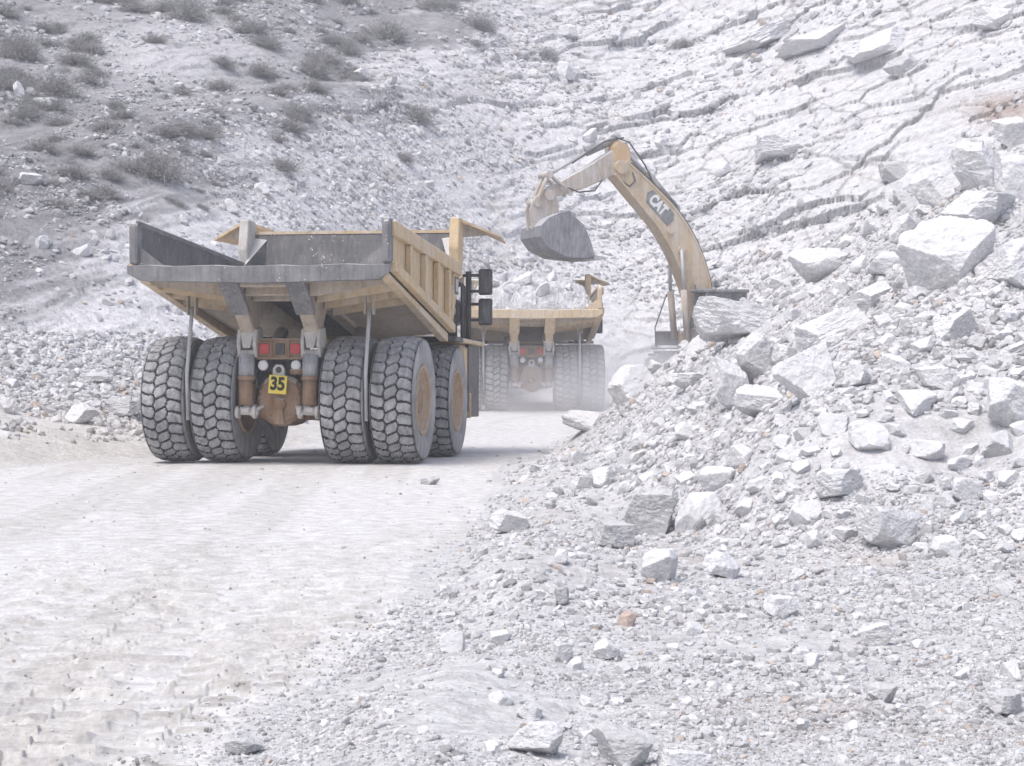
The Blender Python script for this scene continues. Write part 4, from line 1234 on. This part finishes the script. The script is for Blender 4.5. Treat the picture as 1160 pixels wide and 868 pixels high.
b = MB()
b.box((-1.2, 0, 1.75), (3.6, 2.9, .95), bev=.06); b.box((.9, -.95, 1.5), (1.5, .95, .5), bev=.05)
b.box((-1.2, .0, 2.26), (3.3, 2.7, .12), bev=.03)
b.build('house', M['exc'], exc)
b = MB(); b.prism([(-3.0, 1.15), (-3.0, 2.35), (-3.45, 2.35), (-3.75, 2.05), (-3.7, 1.3), (-3.45, 1.15)], -1.45, 1.45, frame=lambda u, v, w: (u, w, v), bev=.05); b.build('counterweight', M['darkframe'], exc)
# cab on the left
b = MB()
b.box((.85, .98, 1.55), (1.75, .98, .60), bev=.04)
b.box((.80, .98, 3.16), (1.85, 1.04, .13), bev=.05)
for x in (.02, 1.66):
    for y in (.52, 1.44): b.bar((x + (.06 if x > 1 else 0), y, 1.8), (x - (.14 if x > 1 else 0), y, 3.12), .08, .08, up=(0, 1, 0))
b.box((.85, 1.45, 2.2), (.07, .06, .9), bev=.01)
cabx = b.build('cab', M['badge'], exc)
b = MB(); b.hull([(x, y, z) for y in (.55, 1.42) for x, z in ((.05, 1.83), (1.68, 1.83), (1.52, 3.08), (.05, 3.08))]); b.build('window', M['glass'], cabx)
# toolbox step and handrail on the right front
b = MB(); b.box((1.75, -1.1, 1.52), (.9, .8, .52), bev=.03); b.box((1.9, -1.1, 1.15), (.9, .8, .06)); b.build('tool_box', M['darkframe'], exc)
b = MB(); b.tube([(2.15, -1.45, 1.2), (2.2, -1.45, 1.9), (1.75, -1.45, 3.1), (1.5, -1.45, 3.25), (1.4, -1.45, 1.8)], .025, 8); b.build('handrail', M['darkframe'], exc)
# boom
cl = [(1.12, 2.0), (1.16, 2.8), (1.40, 3.7), (1.85, 4.75), (2.5, 5.72), (3.6, 6.78), (4.32, 7.45)]
wd = [.32, .42, .49, .51, .49, .42, .34]
def dense(pts, vals, n=28):
    P = np.array(pts); L = np.concatenate([[0], np.cumsum(np.linalg.norm(np.diff(P, axis=0), axis=1))])
    q = np.linspace(0, L[-1], n)
    # smooth: Catmull-like through repeated averaging
    a = np.stack([np.interp(q, L, P[:, 0]), np.interp(q, L, P[:, 1])], 1); w = np.interp(q, L, vals)
    for _ in range(5):
        a[1:-1] = .25 * a[:-2] + .5 * a[1:-1] + .25 * a[2:]; w[1:-1] = .25 * w[:-2] + .5 * w[1:-1] + .25 * w[2:]
    return a, w
ac, aw = dense(cl, wd)
tn_ = np.gradient(ac, axis=0); tn_ /= np.linalg.norm(tn_, axis=1)[:, None]
nn = np.stack([tn_[:, 1], -tn_[:, 0]], 1)          # towards the machine's rear / upper side? resolved by sign below
up_e = ac - nn * aw[:, None]; lo_e = ac + nn * aw[:, None]
b = MB()
pr = [tuple(p) for p in up_e] + [tuple(p) for p in lo_e[::-1]]
xz = lambda u, v, w: (u, w, v)
b.prism(pr, -.36, .36, frame=xz, bev=.02)
b.mi = 1
# flange plates along the upper and lower edge, pin bosses
for e, s in ((up_e, -1), (lo_e, 1)):
    o1 = e + nn * s * (.0); o2 = e - nn * s * .06
    b.prism([tuple(p) for p in o1 + nn * s * .012] + [tuple(p) for p in (o2)[::-1]], -.385, .385, frame=xz)
b.lathe([(-.44, .15), (.44, .15)], 'Y', (2.0, 0, 4.62), 18)
b.lathe([(-.44, .12), (.44, .12)], 'Y', (2.45, 0, 5.3), 18)
b.lathe([(-.46, .24), (.46, .24)], 'Y', (4.32, 0, 7.47), 20)
b.lathe([(-.5, .22), (.5, .22)], 'Y', (1.12, 0, 2.0), 20)
boom = b.build('boom', [M['exc'], M['exc']], exc)
# badge with lettering on the left (near) face of the boom
bi = 19
d = Vector((tn_[bi][0], tn_[bi][1])); c0 = Vector((ac[bi][0], ac[bi][1])) ; nv = Vector((-d.y, d.x))
up2 = nv
def onboom(a, s, y): return (c0.x + d.x * a + up2.x * s, y, c0.y + d.y * a + up2.y * s)
b = MB()
b.prism([(-.72, -.22), (.44, -.22), (.64, .06), (.55, .29), (-.60, .29), (-.75, .1)], .362, .372, frame=lambda u, v, w: onboom(u, v, w), bev=.0)
bad = b.build('badge', M['badge'], boom)
# letters read along the boom from its tip towards its foot
ex = Vector((-d.x, 0, -d.y)); ez = Vector((up2.x, 0, up2.y)); ey = ex.cross(ez)
mt = Matrix((ex, ez, ey)).transposed().to_4x4(); mt.translation = Vector(onboom(.05, .05, .378))
text_mesh('lettering', 'CAT', .52, M['whiteink'], bad, mt, bold=.030, depth=.004, sx=.72)
# lift cylinders
for sy in (-1, 1):
    b = MB(); b.tube([(1.85, sy * .55, 1.5), (2.0, sy * .55, 3.2)], .12, 12); b.mi = 1; b.tube([(2.0, sy * .55, 3.1), (2.06, sy * .52, 4.62)], .065, 10)
    b.build('lift_cylinder', [M['exc_dusty'], M['rod']], exc)
# stick
b = MB()
st = [(4.02, 8.15), (4.35, 8.28), (4.62, 8.05), (5.4, 7.55), (6.9, 6.72), (7.12, 6.50), (7.0, 6.28), (6.7, 6.36), (5.6, 6.72), (4.75, 7.10), (4.2, 7.28), (3.95, 7.55)]
b.prism(st, -.26, .26, frame=xz, bev=.03)
b.mi = 1
b.prism([(3.93, 7.5), (3.90, 7.95), (4.05, 8.30), (4.40, 8.42), (4.62, 8.2), (4.55, 7.7), (4.3, 7.35)], -.33, .33, frame=xz, bev=.06)
b.mi = 0
b.lathe([(-.36, .18), (.36, .18)], 'Y', (6.98, 0, 6.42), 18); b.lathe([(-.33, .14), (.33, .14)], 'Y', (6.45, 0, 6.70), 16)
for (a_, z_) in ((5.0, 7.55), (5.7, 7.1), (6.2, 6.85)): b.bar((a_, -.275, z_ - .42), (a_ + .1, -.275, z_ + .18), .04, .10, up=(1, 0, 0)); b.bar((a_, .275, z_ - .42), (a_ + .1, .275, z_ + .18), .04, .10, up=(1, 0, 0))
stick = b.build('stick', [M['exc_dusty'], M['exc_orange']], exc)
b = MB(); b.tube([(2.1, 0, 6.1), (3.2, 0, 7.3)], .17, 14); b.mi = 1; b.tube([(3.2, 0, 7.25), (3.95, 0, 8.05)], .085, 10); b.mi = 0; b.bar((2.1, -.16, 6.1), (2.3, -.16, 5.7), .06, .3); b.bar((2.1, .16, 6.1), (2.3, .16, 5.7), .06, .3)
b.build('stick_cylinder', [M['badge'], M['rod']], exc)
b = MB(); b.tube([(4.35, 0, 8.48), (5.5, 0, 7.95)], .13, 12); b.mi = 1; b.tube([(5.5, 0, 7.95), (6.95, 0, 7.12)], .07, 10)
b.build('bucket_cylinder', [M['badge'], M['rod']], exc)
b = MB()
for sy in (-.30, .30):
    b.bar((6.45, sy, 6.72), (7.0, sy, 7.14), .07, .22, up=(0, 1, 0)); b.bar((7.0, sy * .8, 7.14), (7.42, sy * .8, 6.20), .08, .24, up=(0, 1, 0))
b.lathe([(-.42, .13), (.42, .13)], 'Y', (7.0, 0, 7.12), 14); b.lathe([(-.40, .16), (.40, .16)], 'Y', (7.42, 0, 6.16), 14)
b.build('bucket_linkage', M['exc_dusty'], exc)
# bucket: curved shell, side plates, teeth
prof = [(6.62, 6.28), (6.95, 6.10), (7.32, 5.72), (7.50, 5.2), (7.42, 4.72), (7.05, 4.42), (6.4, 4.30), (5.8, 4.40), (5.3, 4.60)]
prof = [(a_ + .22, z_ - .12 - .42 * sstep(4.6, 6.2, z_)) for a_, z_ in prof]
BW = .95
b = MB()
for (p, q) in zip(prof, prof[1:]):
    p_, q_ = np.array(p), np.array(q); dd_ = q_ - p_; n_ = np.array([-dd_[1], dd_[0]]); n_ /= np.linalg.norm(n_)
    inn = -n_ * .05 if True else n_
    b.hull([(pt[0], sy * BW, pt[1]) for sy in (-1, 1) for pt in (p_, q_, p_ + inn, q_ + inn)])
for k in range(4): b.bar((7.5 - .02 * k, (-.6 + .4 * k), 5.3), (7.2, (-.6 + .4 * k), 4.5), .07, .05, up=(1, 0, 0))
for yy in (-.95, .95): b.bar((7.56, yy * .93, 5.0), (6.9, yy * .93, 4.26), .10, .06, up=(1, 0, 0))
b.box((5.75, 0, 4.37), (.42, 2 * BW, .07), rot=(0, .25, 0), bev=.01)
bk = b.build('bucket', M['bucket'], exc)
for sy in (-1, 1):
    b = MB(); b.prism(prof + [(5.82, 4.95), (6.20, 5.42), (6.5, 5.55)], sy * BW, sy * (BW + .05), frame=xz, bev=.008)
    b.build('side_plate', M['bucket'], bk)
b = MB()
for sy in (-.22, .22):
    b.prism([(6.55, 5.45), (6.72, 6.62), (7.05, 6.66), (7.55, 6.3), (7.68, 5.9), (7.60, 5.2), (7.1, 5.4)], sy - .05, sy + .05, frame=xz, bev=.01)
b.build('bucket_ears', M['exc_dusty'], bk)
for k in range(6):
    dx_, dz_ = .22, -.13
    y = -.85 + k * .34
    b = MB(); b.hull([(x + dx_, y + dy, z + dz_) for dy in (-.085, .085) for x, z in ((5.45, 4.65), (5.42, 4.47))] + [(x + dx_, y + dy, z + dz_) for dy in (-.035, .035) for x, z in ((4.86, 4.72), (4.86, 4.64))])
    b.build('tooth', M['rod'], bk)
tilt = Matrix.Translation((6.52, 0, 6.02)) @ Matrix.Rotation(R(-15), 4, 'Y') @ Matrix.Translation((-6.9, 0, -5.9))
for q in [bk] + [c for c in bk.children if not c.name.startswith('bucket_ears')]: q.data.transform(tilt)
# hoses
b = MB()
hp = [(float(u[0]) - .0, .20, float(u[1])) for u in (up_e - nn * .09)[2:]]
b.tube(hp, .035, 8); b.tube([(p[0], -.2, p[2]) for p in hp], .035, 8)
b.tube([(3.9, .38, 7.3), (3.8, .40, 7.0), (4.0, .36, 6.8), (4.3, .34, 7.0), (4.5, .3, 7.25)], .03, 8)
b.tube([(5.0, .28, 7.0), (5.3, .33, 6.62), (5.9, .32, 6.55), (6.3, .28, 6.7)], .028, 8)
b.tube([(4.2, .30, 8.5), (4.9, .3, 8.35), (5.6, .25, 7.9), (6.1, .2, 7.55)], .028, 8); b.tube([(3.0, .22, 6.9), (3.4, .3, 7.6), (4.0, .32, 8.35), (4.5, .3, 8.5)], .028, 8)
b.tube([(1.55, .5, 3.4), (1.4, .62, 2.6), (1.5, .6, 1.9)], .03, 8)
b.build('hose', M['black'], exc)

# ------------------------------------------------------------------ dry shrubs and tufts on the hillside
def shrub_mesh(seed, n=230, spread=1.0, mat='twig', grassy=False):
    r = np.random.default_rng(seed)
    V = []; F = []
    def strip(p, q, w):
        d = q - p; d /= np.linalg.norm(d) + 1e-9
        a = np.cross(d, r.normal(size=3)); a /= np.linalg.norm(a) + 1e-9; c = np.cross(d, a)
        i = len(V)
        for k in range(3):
            t = 2.094 * k; V.append(p + (a * math.cos(t) + c * math.sin(t)) * w)
        V.append(q)
        for k in range(3): F.append((i + k, i + (k + 1) % 3, i + 3))
    for k in range(n):
        t = r.uniform(0, 6.283); e = r.uniform(.12, 1.45); L = r.uniform(.45, 1.0)
        d = np.array([math.cos(t) * math.cos(e) * spread, math.sin(t) * math.cos(e) * spread, math.sin(e) * .85])
        p0 = np.array([r.normal() * .12, r.normal() * .12, 0]); p1 = p0 + d * L * .55
        d2 = d + r.normal(size=3) * .35; p2 = p1 + d2 * L * .5
        strip(p0, p1 + (p1 - p0) * .05, .012); strip(p1, p2, .011)
        if grassy: continue
        for q in range(5):
            s = p1 + (p2 - p1) * r.uniform(0, 1); dd = d2 * .3 + r.normal(size=3) * .42
            strip(s, s + dd * .38, .010)
            for w in range(2):
                lp = s + dd * .38 * r.uniform(.2, 1); a = r.normal(size=3) * .035; c = r.normal(size=3) * .03
                i = len(V); V.extend([lp, lp + a, lp + a + c]); F.append((i, i + 1, i + 2))
    me = bpy.data.meshes.new('shrub'); me.from_pydata([tuple(v) for v in V], [], F); me.materials.append(M[mat]); me.update()
    return me
SH = [shrub_mesh(40 + k) for k in range(5)]
TU = [shrub_mesh(80 + k, 120, .9, 'straw', True) for k in range(3)]

def plant(px, py, wpx, label, name, cat, group, meshes, hs=1.0):
    p, zn, tn, j, i = hit([px], [py]); p = p[0]
    if zn[0] != 3: return
    d = math.hypot(p[0], p[1]); s = wpx * d / FPX * .5
    o = bpy.data.objects.new(name, random.choice(meshes)); COL.objects.link(o)
    o.location = (p[0], p[1] + .1, p[2] - .08); o.scale = (s, s, s * hs * RNG.uniform(.8, 1.1)); o.rotation_euler = (0, 0, RNG.uniform(0, 6.28))
    tag(o, label, cat, group)
NAMED = [(20, 50, 60, 'round grey shrub near the top left end of the dark slope'), (98, 40, 34, 'grey shrub up the slope right of the round grey shrub'), (105, 52, 38, 'dark rounded shrub on the edge of the pale scree at upper left'),
         (62, 92, 66, 'widest grey shrub on the dark slope, above the pale round rock'), (30, 118, 40, 'grey shrub beside the bright upright stone'), (215, 8, 60, 'grey shrub at the top of the pale scree'),
         (120, 138, 44, 'grey shrub in the middle of the dark slope'), (180, 185, 74, 'broad low grey shrub on the slope above the near truck bed'), (205, 140, 44, 'wispy grey shrub on the pale edge of the dark slope'),
         (355, 72, 60, 'large grey shrub high above the near truck'), (440, 30, 60, 'grey shrub on the upper edge of the hill near the centre'), (395, 50, 44, 'grey shrub between two larger shrubs high on the hill'),
         (470, 122, 48, 'pale wispy shrub on the white slope above the near truck'), (620, 60, 34, 'pale grey shrub left of the pointed bright rock'), (775, 45, 36, 'small grey-brown shrub on the white upper slope')]
for (px, py, w, lab) in NAMED: plant(px, py + w * .25, w, lab, 'shrub', 'shrub', 'shrubs on the hillside', SH)
cnt = 0
while cnt < 150:
    px = RNG.uniform(-20, 640); py = RNG.uniform(-5, 250)
    if py > 345 - .60 * px + RNG.normal() * 35 + 10: continue
    if abs(px - 200) < 90 and abs(py - 60) < 35 and RNG.uniform() < .8: continue
    plant(px, py, RNG.uniform(18, 54), 'one of many small dust-grey shrubs dotting the darker left part of the hillside', 'shrub', 'shrub', 'small shrubs on the dark hillside', SH, .62); cnt += 1
for (px, py, w, lab) in [(440, 92, 30, 'ochre dry grass tuft left of the centre of the hillside'), (478, 98, 26, 'ochre dry grass tuft just right of the larger ochre tuft'), (508, 108, 20, 'faded dry grass tuft on the white slope'),
                         (690, 16, 26, 'rusty dry grass tuft near the top of the hill'), (735, 12, 24, 'pale dry grass tuft at the top edge of the hill'), (592, 88, 18, 'small dry tuft left of the pointed bright rock'),
                         (268, 100, 20, 'yellowish dry tuft on the pale scree edge'), (548, 100, 18, 'faint yellow tuft on the white central slope')]:
    plant(px, py, w, lab, 'dry_grass_tuft', 'dry grass', 'dry grass tufts', TU, .7)

# ------------------------------------------------------------------ air: haze box and dust raised by the far truck
def volume_mat(name, density, col=(1, 1, 1), noisy=None):
    m = bpy.data.materials.new(name); m.use_nodes = True; nt = m.node_tree
    for n in list(nt.nodes):
        if n.type != 'OUTPUT_MATERIAL': nt.nodes.remove(n)
    out = nt.nodes['Material Output']
    v = nt.nodes.new('ShaderNodeVolumePrincipled'); v.inputs['Color'].default_value = (*col, 1); v.inputs['Density'].default_value = density
    v.inputs['Anisotropy'].default_value = .25
    nt.links.new(v.outputs[0], out.inputs['Volume'])
    if noisy:
        tc = nt.nodes.new('ShaderNodeTexCoord')
        ln = N(nt, 'ShaderNodeVectorMath', operation='LENGTH'); nt.links.new(tc.outputs['Object'], ln.inputs[0])
        fall = N(nt, 'ShaderNodeMapRange'); fall.interpolation_type = 'SMOOTHSTEP'
        nt.links.new(ln.outputs['Value'], fall.inputs['Value']); fall.inputs['From Min'].default_value = 1.0; fall.inputs['From Max'].default_value = .15
        nz = noise(nt, tc.outputs['Object'], 2.2, 3, .5)
        rp = N(nt, 'ShaderNodeMapRange'); nt.links.new(nz, rp.inputs['Value']); rp.inputs['From Min'].default_value = .2; rp.inputs['From Max'].default_value = .65
        mu = N(nt, 'ShaderNodeMath', operation='MULTIPLY'); nt.links.new(fall.outputs[0], mu.inputs[0]); nt.links.new(rp.outputs[0], mu.inputs[1])
        m2 = N(nt, 'ShaderNodeMath', operation='MULTIPLY'); nt.links.new(mu.outputs[0], m2.inputs[0]); m2.inputs[1].default_value = density
        nt.links.new(m2.outputs[0], v.inputs['Density'])
    return m
HAZE = .0016
ztopm = float(TZ.max()) + 3; zbot = float(TZ.min()) - 1.0
b = MB(); b.box((0, 0, (ztopm + zbot) / 2), (372, 372, ztopm - zbot), bev=0)
hz = b.build('haze', volume_mat('dusty_air', HAZE, (.97, .975, 1.0)))
tag(hz, kind='stuff'); hz['label'] = 'thin pale dust haze hanging in the quarry air'; hz['category'] = 'haze'
def cloud(loc, sc, dens, label):
    bm = bmesh.new(); bmesh.ops.create_icosphere(bm, subdivisions=3, radius=1)
    me = bpy.data.meshes.new('dust_cloud'); bm.to_mesh(me); bm.free()
    me.materials.append(volume_mat('drifting_dust', dens, (.98, .98, 1.0), True))
    o = bpy.data.objects.new('dust_cloud', me); COL.objects.link(o); o.location = loc; o.scale = sc
    tag(o, label, 'dust', kind='stuff')
cloud((1.2, 58.0, .4), (4.6, 2.6, 2.4), .42, 'white dust swirling round the wheels of the far truck')
cloud((4.3, 59.0, .8), (3.4, 3.4, 2.2), .60, 'white dust drifting right of the far truck')

# ------------------------------------------------------------------ light: bright overcast, sun veiled high on the left behind the camera
SUN_EL, SUN_AZ = R(64), R(225)     # azimuth measured clockwise from +Y
w = bpy.data.worlds.new('World'); S.world = w; w.use_nodes = True
nt = w.node_tree; bg = nt.nodes['Background']
sky = nt.nodes.new('ShaderNodeTexSky'); sky.sky_type = 'NISHITA'; sky.sun_disc = False
sky.sun_elevation = SUN_EL; sky.sun_rotation = SUN_AZ; sky.air_density = 1.0; sky.dust_density = 4.2; sky.ozone_density = 1.0
nt.links.new(sky.outputs[0], bg.inputs['Color']); bg.inputs['Strength'].default_value = .12
sd = bpy.data.lights.new('sun', 'SUN'); sd.energy = 1.35; sd.angle = R(22); sd.color = (1.0, .985, .96)
so = bpy.data.objects.new('sun', sd); COL.objects.link(so)
dv = Vector((math.sin(SUN_AZ) * math.cos(SUN_EL), math.cos(SUN_AZ) * math.cos(SUN_EL), math.sin(SUN_EL)))
so.rotation_euler = dv.to_track_quat('Z', 'Y').to_euler()
so.location = dv * 60

S.view_settings.view_transform = 'Standard'; S.view_settings.look = 'None'
S.view_settings.exposure = 0.66; S.view_settings.gamma = 1.0
S.cycles.use_denoising = True
S.cycles.max_bounces = 8; S.cycles.volume_bounces = 4; S.cycles.diffuse_bounces = 4
S.cycles.volume_step_rate = 1.0
